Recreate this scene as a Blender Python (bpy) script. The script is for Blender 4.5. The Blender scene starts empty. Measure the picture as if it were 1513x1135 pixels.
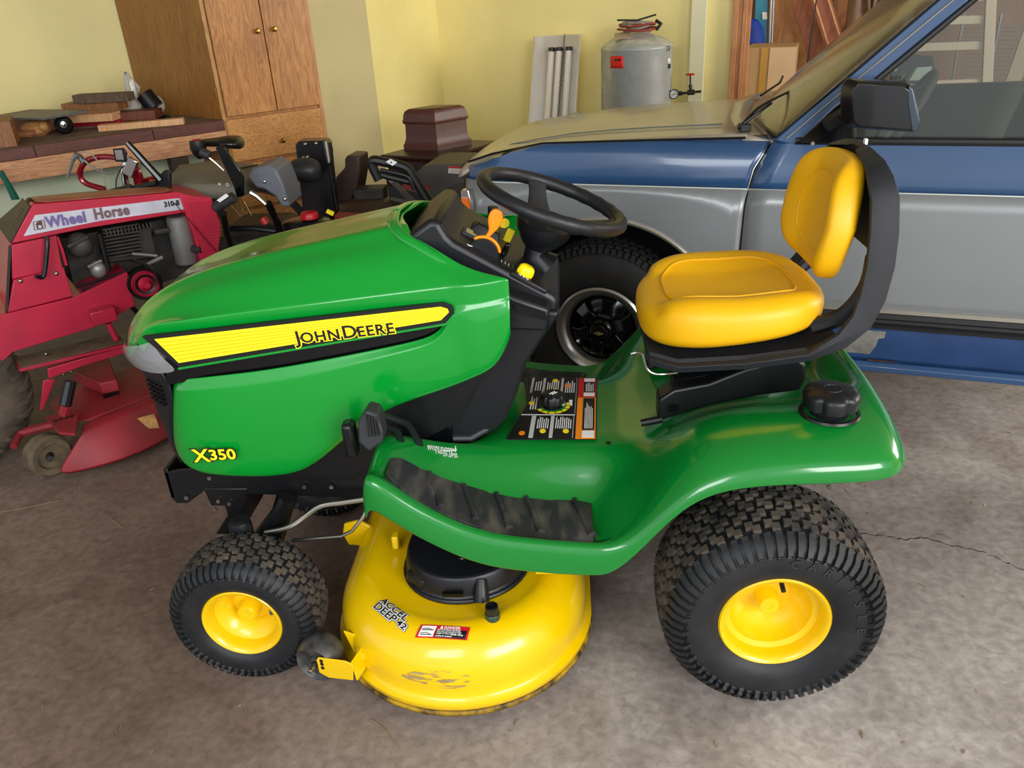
import bpy, bmesh, math, random
from mathutils import Vector as V, Matrix
random.seed(4)
PI = math.pi
sc = bpy.context.scene
COL = sc.collection
# ---------------------------------------------------------------- camera, light, exposure
FPX, W_, H_ = 1187.5, 1513.0, 1135.0
PITCH, YAW, ROLL = .46064, -.081289, -.059208
CP = V((-.44242, -1.87541, 1.56007))
_rt = V((math.cos(YAW), -math.sin(YAW), 0))
_fw = V((math.sin(YAW)*math.cos(PITCH), math.cos(YAW)*math.cos(PITCH), -math.sin(PITCH)))
_up = _rt.cross(_fw)
CR = _rt*math.cos(ROLL)+_up*math.sin(ROLL)
CU = _up*math.cos(ROLL)-_rt*math.sin(ROLL)
cd = bpy.data.cameras.new('camera'); cam = bpy.data.objects.new('camera', cd); COL.objects.link(cam)
cd.sensor_fit = 'HORIZONTAL'; cd.sensor_width = 36; cd.lens = 36*FPX/W_; cd.clip_start = .05
M = Matrix((CR, CU, -_fw)).transposed().to_4x4(); M.translation = CP
cam.matrix_world = M
sc.camera = cam
sc.view_settings.view_transform = 'Standard'; sc.view_settings.look = 'None'
sc.view_settings.gamma = 1; sc.view_settings.use_curve_mapping = False
sc.view_settings.exposure = 0.36
w = bpy.data.worlds.new('world'); sc.world = w; w.use_nodes = True
bg = w.node_tree.nodes['Background']; bg.inputs[0].default_value = (.93, .97, 1, 1); bg.inputs[1].default_value = 0.82
def area(name, loc, target, sx, sy, power, col=(1, 1, 1)):
    l = bpy.data.lights.new(name, 'AREA'); l.shape = 'RECTANGLE'; l.size = sx; l.size_y = sy; l.energy = power; l.color = col
    o = bpy.data.objects.new(name, l); COL.objects.link(o); o.location = loc
    o.rotation_euler = (V(target)-V(loc)).to_track_quat('-Z', 'Y').to_euler(); return o
area('garage_door_daylight', (2.6, -4.2, 2.3), (-.4, .8, .6), 3.0, 1.9, 185, (1, .985, .96))
area('side_door_daylight', (4.9, 1.3, 1.9), (-1.5, 4.0, 1.0), 2.4, 1.8, 170, (1, .97, .92))
area('left_wall_fill', (-1.6, -3.6, 2.4), (-3.4, 3.6, 1.5), 2.0, 1.4, 62, (.95, .98, 1))  # fill lamp added to brighten the left bench wall

# ---------------------------------------------------------------- pixel -> point on a real plane
def ray(u, v): return _fw*FPX + CR*(u-W_/2) - CU*(v-H_/2)
def aY(u, v, y):
    d = ray(u, v); return CP + d*((y-CP.y)/d.y)
def aZ(u, v, z):
    d = ray(u, v); return CP + d*((z-CP.z)/d.z)
def az(a): return V((math.sin(math.radians(a)), math.cos(math.radians(a)), 0))
def hit(u, v, p, a):
    e = az(a); n = V((e.y, -e.x, 0)); d = ray(u, v); return CP + d*((V(p)-CP).dot(n)/d.dot(n))

# ---------------------------------------------------------------- mesh builder
class MB:
    def __init__(s): s.v = []; s.f = []; s.fm = []
    def add(s, vs, fs, m=0):
        k = len(s.v); s.v += [V(q) for q in vs]; s.f += [[i+k for i in f] for f in fs]; s.fm += [m]*len(fs); return s
    def box(s, c, d, R=None, m=0):
        c = V(c); vs = []
        for x in (-.5, .5):
            for y in (-.5, .5):
                for z in (-.5, .5):
                    q = V((x*d[0], y*d[1], z*d[2])); vs.append(c+(R@q if R else q))
        return s.add(vs, [(0, 1, 3, 2), (4, 6, 7, 5), (0, 4, 5, 1), (2, 3, 7, 6), (0, 2, 6, 4), (1, 5, 7, 3)], m)
    def rings(s, R, closed=True, cap=True, m=0):
        n = len(R[0]); vs = [q for r in R for q in r]; fs = []
        for i in range(len(R)-1):
            for j in range(n if closed else n-1):
                a = i*n+j; b = i*n+(j+1) % n; fs.append((a, b, b+n, a+n))
        if cap and closed: fs += [tuple(range(n-1, -1, -1)), tuple(range((len(R)-1)*n, len(R)*n))]
        return s.add(vs, fs, m)
    def grid(s, R, m=0): return s.rings(R, False, False, m)
    def tube(s, P, r, n=10, m=0, cap=True):
        P = [V(p) for p in P]; R = []; up = None
        for i, p in enumerate(P):
            t = (P[min(i+1, len(P)-1)]-P[max(i-1, 0)]).normalized()
            if up is None: up = t.orthogonal().normalized()
            else:
                up = up-t*up.dot(t); up = up.normalized() if up.length > 1e-6 else t.orthogonal().normalized()
            sd = t.cross(up); rr = r[i] if isinstance(r, (list, tuple)) else r
            R.append([p+(up*math.cos(2*PI*k/n)+sd*math.sin(2*PI*k/n))*rr for k in range(n)])
        return s.rings(R, True, cap, m)
    def cyl(s, a, b, r, r2=None, n=20, m=0): return s.tube([a, b], [r, r if r2 is None else r2], n, m)
    def lathe(s, prof, o, ax, n=48, m=0, cap=False, ref=None, arc=None):
        ax = V(ax).normalized(); u = (ref and V(ref)) or ax.orthogonal().normalized(); w2 = ax.cross(u); o = V(o)
        R = []
        for r, h in prof: R.append([o+ax*h+(u*math.cos(2*PI*k/n)+w2*math.sin(2*PI*k/n))*r for k in range(n)])
        return s.rings(R, True, cap, m)
    def prism(s, P, off, m=0):
        off = V(off); P = [V(p) for p in P]; n = len(P)
        return s.add(P+[p+off for p in P], [tuple(range(n)), tuple(range(2*n-1, n-1, -1))]+[(i+n, (i+1) % n+n, (i+1) % n, i) for i in range(n)], m)
    def sph(s, c, r, n=12, m=0):
        c = V(c); r = V((r, r, r)) if not hasattr(r, '__len__') else V(r)
        R = [[c+V((r.x*math.sin(PI*i/n)*math.cos(2*PI*k/(2*n)), r.y*math.sin(PI*i/n)*math.sin(2*PI*k/(2*n)), r.z*math.cos(PI*i/n))) for k in range(2*n)] for i in range(n+1)]
        R[0] = [q+V((0, 0, 0)) for q in R[0]]
        return s.rings(R, True, False, m)
    def mirror(s):
        k = len(s.v); s.v += [V((q.x, -q.y, q.z)) for q in s.v]
        nf = [[i+k for i in reversed(f)] for f in s.f]; s.f += nf; s.fm += s.fm[:]; return s
    def build(s, name, mats, parent=None, ang=35, bev=0, sub=0, solid=0, label=None, kind=None, segs=2, fix=True, crease=None):
        me = bpy.data.meshes.new(name); me.from_pydata([tuple(q) for q in s.v], [], s.f)
        if not isinstance(mats, (list, tuple)): mats = [mats]
        for m_ in mats: me.materials.append(m_)
        me.polygons.foreach_set('material_index', s.fm)
        b = bmesh.new(); b.from_mesh(me); bmesh.ops.remove_doubles(b, verts=b.verts, dist=1e-5)
        if fix: bmesh.ops.recalc_face_normals(b, faces=b.faces)
        b.to_mesh(me); b.free()
        me.polygons.foreach_set('use_smooth', [True]*len(me.polygons))
        if ang < 180 and not sub: me.set_sharp_from_angle(angle=math.radians(ang))
        o = bpy.data.objects.new(name, me); COL.objects.link(o)
        if parent: setp(o, parent)
        if solid: md = o.modifiers.new('s', 'SOLIDIFY'); md.thickness = abs(solid); md.offset = -1 if solid > 0 else 1
        if bev: md = o.modifiers.new('b', 'BEVEL'); md.width = bev; md.segments = segs; md.limit_method = 'ANGLE'; md.angle_limit = math.radians(40); md.harden_normals = False
        if sub: md = o.modifiers.new('u', 'SUBSURF'); md.levels = sub; md.render_levels = sub
        if label: o['label'] = label
        if kind: o['kind'] = kind
        return o
def wm(o):
    m = Matrix.Translation(o.location) if o.type == 'EMPTY' else Matrix.Identity(4)
    return m
def setp(o, p):
    o.parent = p; o.matrix_parent_inverse = wm(p).inverted()
def thing(name, label, cat, loc, group=None):
    o = bpy.data.objects.new(name, None); COL.objects.link(o); o.location = loc; o.empty_display_size = .1
    o['label'] = label; o['category'] = cat
    if group: o['group'] = group
    return o
def tag(o, label, cat, group=None):
    o['label'] = label; o['category'] = cat
    if group: o['group'] = group
    return o
def text(body, size, org, right, up, mat, parent, name='lettering', ext=.0006, off=0, shear=0, sx=1.0, align='LEFT', spacing=1.0, label=None):
    cu = bpy.data.curves.new('t', 'FONT'); cu.body = body; cu.size = size; cu.extrude = ext; cu.offset = off; cu.shear = shear; cu.align_x = align; cu.space_character = spacing
    cu.resolution_u = 3
    t = bpy.data.objects.new('t', cu); COL.objects.link(t)
    dg = bpy.context.evaluated_depsgraph_get(); me = bpy.data.meshes.new_from_object(t.evaluated_get(dg))
    bpy.data.objects.remove(t)
    r = V(right).normalized(); n = r.cross(V(up)).normalized(); u2 = n.cross(r)
    Mx = Matrix((r*sx, u2, n)).transposed().to_4x4(); Mx.translation = V(org); me.transform(Mx)
    me.materials.clear(); me.materials.append(mat)
    o = bpy.data.objects.new(name, me); COL.objects.link(o)
    if parent: setp(o, parent)
    if label: o['label'] = label
    return o
def frame(*pts): return [V(p) for p in pts]
def lerp(a, b, t): return a+(b-a)*t
def interp(tab, x):
    if x <= tab[0][0]: return tab[0][1]
    for (a, fa), (b, fb) in zip(tab, tab[1:]):
        if x <= b: return fa+(fb-fa)*(x-a)/(b-a)
    return tab[-1][1]
def spline(P, n=6, closed=False):
    P = [V(p) for p in P]; out = []; N = len(P)
    for i in range(N if closed else N-1):
        g = lambda k: P[k % N] if closed else P[max(0, min(N-1, k))]
        a, b, c, d = g(i-1), g(i), g(i+1), g(i+2)
        for j in range(n):
            t = j/n; out.append(.5*((2*b)+(c-a)*t+(2*a-5*b+4*c-d)*t*t+(3*b-a-3*c+d)*t**3))
    if not closed: out.append(P[-1])
    return out

# ---------------------------------------------------------------- materials
def L(h):
    h = h.lstrip('#'); c = [int(h[i:i+2], 16)/255 for i in (0, 2, 4)]
    return tuple(x/12.92 if x <= .04045 else ((x+.055)/1.055)**2.4 for x in c)+(1,)
_mc = {}
def mat(name, col, rough=.5, metal=0, var=0, scale=8, bump=0, bscale=60, coat=0, col2=None, trans=0, ior=1.45, alpha=1, emit=0, spec=.5, stretch=None, lo=.35, hi=.65, detail=6, dist=0, rvar=0):
    if name in _mc: return _mc[name]
    m = bpy.data.materials.new(name); m.use_nodes = True; nt = m.node_tree; N = nt.nodes; K = nt.links
    p = N['Principled BSDF']; c = L(col); p.inputs['Base Color'].default_value = c; p.inputs['Roughness'].default_value = rough
    p.inputs['Metallic'].default_value = metal; p.inputs['Coat Weight'].default_value = coat; p.inputs['Coat Roughness'].default_value = .08
    p.inputs['Transmission Weight'].default_value = trans; p.inputs['IOR'].default_value = ior; p.inputs['Alpha'].default_value = alpha
    p.inputs['Specular IOR Level'].default_value = spec
    tc = N.new('ShaderNodeTexCoord'); mp = N.new('ShaderNodeMapping'); K.new(tc.outputs['Object'], mp.inputs[0])
    if stretch: mp.inputs['Scale'].default_value = stretch[:3]; 
    if stretch and len(stretch) > 3: mp.inputs['Rotation'].default_value = (0, 0, stretch[3])
    if col2 or var:
        n = N.new('ShaderNodeTexNoise'); n.inputs['Scale'].default_value = scale; n.inputs['Detail'].default_value = detail; n.inputs['Distortion'].default_value = dist; K.new(mp.outputs[0], n.inputs[0])
        r = N.new('ShaderNodeValToRGB'); K.new(n.outputs[0], r.inputs[0]); r.color_ramp.elements[0].position = lo; r.color_ramp.elements[1].position = hi
        if col2: r.color_ramp.elements[0].color = c; r.color_ramp.elements[1].color = L(col2)
        else:
            r.color_ramp.elements[0].color = tuple(x*(1-var) for x in c[:3])+(1,); r.color_ramp.elements[1].color = tuple(min(1, x*(1+var)) for x in c[:3])+(1,)
        K.new(r.outputs[0], p.inputs['Base Color'])
        if rvar:
            mr = N.new('ShaderNodeMapRange'); K.new(n.outputs[0], mr.inputs[0]); mr.inputs[1].default_value = .35; mr.inputs[2].default_value = .65; mr.inputs[3].default_value = rough-rvar; mr.inputs[4].default_value = rough+rvar; K.new(mr.outputs[0], p.inputs['Roughness'])
    if bump:
        n2 = N.new('ShaderNodeTexNoise'); n2.inputs['Scale'].default_value = bscale; n2.inputs['Detail'].default_value = 4; K.new(mp.outputs[0], n2.inputs[0])
        b = N.new('ShaderNodeBump'); b.inputs['Strength'].default_value = bump; b.inputs['Distance'].default_value = .002; K.new(n2.outputs[0], b.inputs['Height']); K.new(b.outputs[0], p.inputs['Normal'])
    _mc[name] = m; return m
def wood(name, c1, c2, rough=.5, stretch=(1, 1, 14), scale=3, bump=.15, dist=3):
    if name in _mc: return _mc[name]
    m = bpy.data.materials.new(name); m.use_nodes = True; nt = m.node_tree; N = nt.nodes; K = nt.links; p = N['Principled BSDF']; p.inputs['Roughness'].default_value = rough
    tc = N.new('ShaderNodeTexCoord'); mp = N.new('ShaderNodeMapping'); K.new(tc.outputs['Object'], mp.inputs[0])
    s = stretch; mp.inputs['Scale'].default_value = (1/s[0], 1/s[1], 1/s[2])
    n = N.new('ShaderNodeTexNoise'); n.inputs['Scale'].default_value = scale*12; n.inputs['Detail'].default_value = 5; n.inputs['Distortion'].default_value = dist; K.new(mp.outputs[0], n.inputs[0])
    n3 = N.new('ShaderNodeTexNoise'); n3.inputs['Scale'].default_value = scale*1.1; n3.inputs['Detail'].default_value = 3; K.new(tc.outputs['Object'], n3.inputs[0])
    mx = N.new('ShaderNodeMath'); mx.operation = 'MULTIPLY_ADD'; K.new(n.outputs[0], mx.inputs[0]); mx.inputs[1].default_value = .7
    m2 = N.new('ShaderNodeMath'); m2.operation = 'MULTIPLY'; K.new(n3.outputs[0], m2.inputs[0]); m2.inputs[1].default_value = .3; K.new(m2.outputs[0], mx.inputs[2])
    r = N.new('ShaderNodeValToRGB'); r.color_ramp.elements[0].position = .38; r.color_ramp.elements[1].position = .62; r.color_ramp.elements[0].color = L(c1); r.color_ramp.elements[1].color = L(c2)
    K.new(mx.outputs[0], r.inputs[0]); K.new(r.outputs[0], p.inputs['Base Color'])
    b = N.new('ShaderNodeBump'); b.inputs['Strength'].default_value = bump; b.inputs['Distance'].default_value = .001; K.new(n.outputs[0], b.inputs['Height']); K.new(b.outputs[0], p.inputs['Normal'])
    _mc[name] = m; return m
def floor_mat():
    m = bpy.data.materials.new('concrete'); m.use_nodes = True; nt = m.node_tree; N = nt.nodes; K = nt.links; p = N['Principled BSDF']
    tc = N.new('ShaderNodeTexCoord')
    def noise(s, d=6, dis=0):
        n = N.new('ShaderNodeTexNoise'); n.inputs['Scale'].default_value = s; n.inputs['Detail'].default_value = d; n.inputs['Distortion'].default_value = dis; K.new(tc.outputs['Object'], n.inputs[0]); return n
    def ramp(src, a, b, ca, cb):
        r = N.new('ShaderNodeValToRGB'); K.new(src, r.inputs[0]); r.color_ramp.elements[0].position = a; r.color_ramp.elements[1].position = b; r.color_ramp.elements[0].color = ca; r.color_ramp.elements[1].color = cb; return r
    def mix(f, a, b, t='MIX'):
        x = N.new('ShaderNodeMix'); x.data_type = 'RGBA'; x.blend_type = t
        K.new(f, x.inputs[0]) if not isinstance(f, float) else setattr(x.inputs[0], 'default_value', f)
        K.new(a, x.inputs[6]); K.new(b, x.inputs[7]); return x.outputs[2]
    big = ramp(noise(1.3, 5, .6).outputs[0], .35, .66, L('#8f857f'), L('#a8a09a'))
    brown = ramp(noise(.9, 3).outputs[0], .3, .7, L('#6c5a50'), L('#806e63'))
    sx = N.new('ShaderNodeSeparateXYZ'); K.new(tc.outputs['Object'], sx.inputs[0])
    g = N.new('ShaderNodeMath'); g.operation = 'MULTIPLY_ADD'; K.new(sx.outputs[0], g.inputs[0]); g.inputs[1].default_value = -.9
    g2 = N.new('ShaderNodeMath'); g2.operation = 'MULTIPLY_ADD'; K.new(sx.outputs[1], g2.inputs[0]); g2.inputs[1].default_value = .7; g2.inputs[2].default_value = .05; K.new(g2.outputs[0], g.inputs[2]); g.use_clamp = True
    c = mix(g.outputs[0], big.outputs[0], brown.outputs[0])
    st = ramp(noise(4, 8, 1.2).outputs[0], .36, .56, (.66, .62, .60, 1), (1.06, 1.06, 1.06, 1)); c = mix(.6, c, st.outputs[0], 'MULTIPLY')
    fn = ramp(noise(38, 8, .4).outputs[0], .3, .7, (.68, .67, .66, 1), (1.25, 1.25, 1.25, 1)); c = mix(.75, c, fn.outputs[0], 'MULTIPLY')
    sp = ramp(noise(160, 3).outputs[0], .26, .36, (.3, .27, .25, 1), (1, 1, 1, 1)); c = mix(.8, c, sp.outputs[0], 'MULTIPLY')
    K.new(c, p.inputs['Base Color'])
    rr = N.new('ShaderNodeMapRange'); K.new(noise(5, 6).outputs[0], rr.inputs[0]); rr.inputs[3].default_value = .38; rr.inputs[4].default_value = .8; K.new(rr.outputs[0], p.inputs['Roughness'])
    b = N.new('ShaderNodeBump'); b.inputs['Strength'].default_value = .5; b.inputs['Distance'].default_value = .004; K.new(noise(30, 10).outputs[0], b.inputs['Height']); K.new(b.outputs[0], p.inputs['Normal'])
    return m
GREEN = mat('tractor green paint', '#038a2b', .22, coat=.6, bump=.02, bscale=25)
GREENF = mat('fender green plastic', '#067528', .2, coat=.7)
YEL = mat('deck yellow paint', '#ecc000', .26, coat=.5, var=.06, scale=5)
YSEAT = mat('yellow vinyl', '#e6ad0a', .42, bump=.25, bscale=400, var=.05, scale=4)
YRIM = mat('rim yellow', '#e6bb00', .3, coat=.4)
YDEC = mat('decal yellow', '#fae01e', .4)
YDEC2 = mat('decal yellow dark line', '#d9b60c', .4)
BLK = mat('black plastic', '#111217', .4, bump=.06, bscale=500)
BLKG = mat('gloss black', '#08090b', .12)
BLKM = mat('black steel', '#0c0d0f', .35)
BLKT = mat('textured shell plastic', '#1d1f25', .5, bump=.5, bscale=800)
RUB = mat('tyre rubber', '#131519', .55, col2='#272728', scale=9, lo=.45, hi=.75, bump=.1, bscale=120)
TREAD = mat('dusty tread', '#23211f', .8, col2='#574d42', scale=14, lo=.35, hi=.7, bump=.4, bscale=200)
CHR = mat('chrome', '#d8d8d8', .12, 1)
STL = mat('zinc steel', '#a3a096', .35, 1)
DGR = mat('dark gray plastic', '#2a2b2f', .45, bump=.1, bscale=200)
WHT = mat('white print', '#e9e9e6', .5)
BPR = mat('black print', '#0b0b0b', .5)
RPR = mat('red print', '#c3141c', .5)
ORA = mat('orange plastic', '#f58a0c', .35)
MATR = mat('worn foot mat', '#26272a', .5, col2='#5b554e', scale=26, lo=.45, hi=.78, bump=.3, bscale=160, stretch=(1, .4, 1))

# ---------------------------------------------------------------- room shell
def struct(name, mb, m, **k):
    return mb.build(name, m, kind='structure', **k)
fl = MB(); fl.box((0, 1, -.05), (16, 14, .1)); FLOOR = struct('floor', fl, floor_mat())
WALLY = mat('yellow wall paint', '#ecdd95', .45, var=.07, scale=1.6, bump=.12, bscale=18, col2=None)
TAUPE = mat('shaded wall paint', '#bfb07e', .6, var=.06, scale=2)  # wall face turned from the light, its shade put into the colour
PC = V((-2.509, 3.094, 0)); dA = az(50); nA = V((dA.y, -dA.x, 0))
TP0 = PC+dA*.655; TP1 = PC+dA*1.058
RC = PC+az(-50)*1.14
LW = az(60)
HR = 2.75
def wall(name, a, b, m, th=.1, z0=0, z1=HR, side=1):
    d = (b-a).normalized(); n = V((-d.y, d.x, 0))*side
    mb = MB(); mb.prism([a+V((0, 0, z0)), b+V((0, 0, z0)), b+V((0, 0, z1)), a+V((0, 0, z1))], n*th); return struct(name, mb, m)
KC = hit(652, 100, TP1, 20)
KC.z = 0
BW = az(107)
wall('wall_left', RC-LW*6, RC+LW*.9, WALLY)
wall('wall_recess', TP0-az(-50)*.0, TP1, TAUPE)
wall('wall_corner', TP1+az(20)*.0, KC, WALLY)
def bwp(u, off=0):
    q = hit(u, 100, KC+V((-BW.y, BW.x, 0))*off, 107); q.z = 0; return q
P1020 = bwp(1022); P1085 = bwp(1084); PR = KC+BW*8
wall('wall_back', KC, P1085, WALLY)
wall('wall_header', P1085, PR, WALLY, z0=2.25)
a = bwp(1019); b = bwp(1041)
mb = MB(); mb.prism([a, b, b+V((0, 0, HR)), a+V((0, 0, HR))], V((BW.y, -BW.x, 0))*.035); struct('trim_1', mb, mat('cream trim', '#ddd8b4', .5), bev=.003)
FIR = wood('fir trim', '#a5693a', '#c88c58', .45, (1, 1, 25), 6)
ax_ = bwp(1081); 
for i, (p_, q_, dp) in enumerate([(1079, 1087, .05), (1087, 1093, .035), (1093, 1100, .045), (1100, 1105, .02)]):
    a = bwp(p_); b = bwp(q_); mb = MB(); mb.prism([a, b, b+V((0, 0, 2.3)), a+V((0, 0, 2.3))], V((BW.y, -BW.x, 0))*dp)
    struct('trim_%d' % (i+2), mb, FIR, bev=.003)
# storage room beyond the opening
SB = BW*1; nB = V((-BW.y, BW.x, 0))   # away from camera
if nB.y < 0: nB = -nB
wall('wall_storage', P1085+nB*2.0-BW*.8, PR+nB*2.0, mat('storage ply wall', '#806650', .7, var=.2, scale=2, stretch=(1, 1, .3)))
wall('wall_storage_side', P1085+nB*.1-BW*.1, P1085+nB*2.0-BW*.1, WALLY)
wall('wall_right', V((5.2, -2, 0)), V((5.2, 6, 0)), WALLY, side=-1)
mb = MB(); mb.box((0, 2.6, HR+.05), (16, 9.4, .1)); struct('ceiling', mb, mat('ceiling paint', '#b8b2a0', .8))
# crack in the slab
CRK = mat('dark crack', '#1e1a17', .95)
mb = MB(); P0 = [aZ(u, v, 0) for u, v in [(1262, 787), (1300, 792), (1335, 797), (1370, 795), (1405, 806), (1440, 812), (1470, 824), (1513, 842), (1560, 850)]]
pts = []
for a, b in zip(P0, P0[1:]):
    for j in range(7): pts.append(a.lerp(b, j/7)+V((random.uniform(-.004, .004), random.uniform(-.006, .006), 0)))
R1 = [[p+V((0, -random.uniform(.0006, .003), .0008)), p+V((0, random.uniform(.0006, .003), .0008))] for p in pts]; mb.grid(R1); mb.build('crack', CRK, FLOOR)
# ================================================================ THE RIDING MOWER
T = thing('riding_mower', 'green and yellow riding mower with yellow seat in the middle of the garage', 'riding mower', (-.6, 0, 0))
X = V((1, 0, 0)); Y = V((0, 1, 0)); Z = V((0, 0, 1))

# ---- hood: half section lines from centre to the decal edge, then the lower side panel
stn = [  # x: nose -> rear ; each line gives its own points
 dict(c=(-1.565, .80), k=(-1.535, -.115, .80), m=(-1.50, -.17, .80), s=(-1.44, -.222, .825)),
 dict(c=(-1.555, .84), k=(-1.52, -.12, .845), m=(-1.475, -.185, .85), s=(-1.41, -.236, .862)),
 dict(c=(-1.51, .885), k=(-1.475, -.125, .90), m=(-1.43, -.195, .885), s=(-1.383, -.243, .882)),
 dict(c=(-1.44, .935), k=(-1.41, -.128, .945), m=(-1.36, -.20, .925), s=(-1.30, -.247, .889)),
 dict(c=(-1.34, .975), k=(-1.32, -.13, .98), m=(-1.28, -.203, .952), s=(-1.22, -.248, .898)),
 dict(c=(-1.21, 1.012), k=(-1.20, -.13, 1.008), m=(-1.17, -.205, .975), s=(-1.10, -.249, .909)),
 dict(c=(-1.07, 1.045), k=(-1.05, -.131, 1.034), m=(-1.01, -.207, .997), s=(-.96, -.25, .922)),
 dict(c=(-.95, 1.07), k=(-.92, -.132, 1.056), m=(-.88, -.209, 1.013), s=(-.82, -.251, .936)),
 dict(c=(-.87, 1.086), k=(-.84, -.133, 1.070), m=(-.775, -.211, 1.02), s=(-.70, -.252, .948)),
 dict(c=(-.858, 1.086), k=(-.827, -.134, 1.072), m=(-.742, -.212, 1.019), s=(-.662, -.263, .953)),
 dict(c=(-.845, 1.086), k=(-.81, -.135, 1.074), m=(-.70, -.214, 1.018), s=(-.62, -.263, .957)),
 dict(c=(-.835, 1.087), k=(-.79, -.140, 1.075), m=(-.672, -.216, 1.022), s=(-.566, -.260, .966))]
rows = []
for d in stn:
    c, k, m_, s = V((d['c'][0], 0, d['c'][1])), V(d['k']), V(d['m']), V(d['s'])
    k2 = c.lerp(k, .62)+V((0, 0, -.003)); 
    kk = c.lerp(k, .86)+V((0, 0, .007))
    rows.append([c, c.lerp(k, .4)+V((0, 0, .004)), k2+V((0, 0, .012)), kk+V((0, 0, .006)), k+V((0, 0, -.002)), k.lerp(m_, .5)+V((0, -.008, .008)), m_+V((0, -.004, .002)), m_.lerp(s+V((0, .002, .034)), .6)+V((0, -.003, .003)), s+V((0, -.002, .040)), s+V((0, -.001, .034)), s+V((0, .006 if stn.index(d) < 8 else 0, 0))])
hood = MB(); hood.grid(rows)
cols = [((-1.385, .762, -.205), (-1.445, .57, -.175)), ((-1.355, .775, -.236), (-1.425, .53, -.21)), ((-1.30, .785, -.25), (-1.375, .505, -.228)), ((-1.22, .793, -.252), (-1.28, .497, -.232)),
        ((-1.129, .802, -.252), (-1.15, .495, -.232)), ((-1.0, .823, -.252), (-1.075, .525, -.232)), ((-.9, .841, -.252), (-.985, .605, -.234)), ((-.81, .858, -.252), (-.885, .682, -.236)),
        ((-.745, .873, -.252), (-.77, .72, -.238)), ((-.715, .90, -.252), (-.70, .745, -.24)), ((-.70, .948, -.252), (-.672, .758, -.243)), ((-.662, .953, -.263), (-.638, .775, -.25)), ((-.62, .957, -.263), (-.60, .80, -.25)), ((-.566, .966, -.260), (-.568, .875, -.252))]
R = []
for (a, b) in cols:
    A = V((a[0], a[2], a[1])); B = V((b[0], b[2], b[1])); r = []
    for t, bu in [(0, 0), (.02, .001), (.085, .011), (.11, .0125), (.3, .015), (.5, .016), (.75, .014), (.93, .008), (1, 0)]:
        q = A.lerp(B, t); q.y -= bu*(.5 if a[0] > -.68 and t < .3 else 1); r.append(q)
    r.append(B+V((0, .03, -.004)))
    R.append(r)
hood.grid(R)
hood.mirror()
hood.build('hood', GREEN, T, sub=2, solid=.006)
# decal, vent band
def sidequad(pts, y, mtl, name, par, th=.002, bev=0, mirror=True, label=None):
    mb = MB(); mb.prism([V((x, y, z)) for x, z in pts], (0, th, 0))
    if mirror:
        m2 = MB(); m2.add([V((q.x, -q.y, q.z)) for q in mb.v], mb.f); m2.build(name, mtl, par, ang=30, label=label)
    return mb.build(name, mtl, par, ang=30, label=label)
HD = sidequad([(-1.400, .896), (-.712, .9555), (-.693, .9475), (-.690, .932), (-.712, .9085), (-1.330, .818)], -.2625, BPR, 'hood_decal', T, th=.012, label='yellow striped decal with black border and black lettering')
sidequad([(-1.372, .8905), (-.718, .9475), (-.703, .942), (-.701, .934), (-.720, .9165), (-1.330, .8305)], -.2640, YDEC, 'stripe', HD, th=.002)
for i in range(6):
    t = (i+1)/7; a = V((-1.372, 0, .8905)).lerp(V((-1.33, 0, .8305)), t); b = V((-.71, 0, .9465)).lerp(V((-.716, 0, .9175)), t)
    a.x += .004
    mb = MB(); mb.prism([V((a.x, -.2646, a.z+.0013)), V((b.x, -.2646, b.z+.0007)), V((b.x, -.2646, b.z-.0007)), V((a.x, -.2646, a.z-.0013))], (0, .001, 0)); mb.build('decal_line', YDEC2, HD)
sl = V((1, 0, .087)).normalized(); 
def jd(body, size, x, z, par=HD):
    text(body, size*1.0, V((x, -.2662, z)), sl, Z, YDEC, par, off=.0035, ext=.0003, sx=1.12)
    text(body, size, V((x, -.2672, z)), sl, Z, BPR, par, off=.0009, ext=.0003, sx=1.12)
xx = 0
for body, size in [('J', .042), ('OHN', .034), (' ', 0), ('D', .042), ('EERE', .034)]:
    if body == ' ': xx += .0048; continue
    p_ = V((-1.047, 0, .872))+sl*xx
    for of, dy, m_ in [(.0030, 0, YDEC), (.0007, .001, BPR)]:
        o_ = text(body, size, V((p_.x, -.2662-dy, p_.z)), sl, Z, m_, HD, off=of, ext=.0003, sx=1.10, spacing=1.10)
    xs = [q.co.x for q in o_.data.vertices]; xx = max(xs)+.0022+1.047
# vent band: recessed black
VB = sidequad([(-1.375, .83), (-1.33, .826), (-.712, .914), (-.694, .936), (-.70, .905), (-.745, .866), (-1.0, .82), (-1.22, .786), (-1.30, .775), (-1.385, .765)], -.240, BLKG, 'side_vent', T, th=.012)
sidequad([(-1.335, .8185), (-.711, .9088), (-.689, .932), (-.686, .931), (-.7095, .9045), (-1.335, .8135)], -.2645, GREEN, 'vent_lip', VB, th=.018)
# fold line on the hood side: bevel ridge above the decal
# X350 badge
for body, size, x, off_, m_ in [('X', .050, -1.353, .0028, YDEC), ('350', .040, -1.314, .0028, YDEC)]:
    text(body, size, V((x, -.2655, .568+(.0 if body == 'X' else .005))), V((1, 0, .03)), Z, BPR, T, name='badge', off=.0032, ext=.0004, sx=1.12)
    text(body, size, V((x, -.2664, .568+(.0 if body == 'X' else .005))), V((1, 0, .03)), Z, YDEC, T, name='badge', off=.0008, ext=.0004, sx=1.12)
# black core behind the hood
mb = MB(); mb.prism([V((x, -.19, z)) for x, z in [(-1.42, .60), (-1.42, .80), (-1.30, .88), (-.84, .98), (-.70, .94), (-.62, .8), (-.72, .62), (-1.0, .47), (-1.36, .47)]], (0, .38, 0)); mb.build('engine_bay', BLKM, T)
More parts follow.
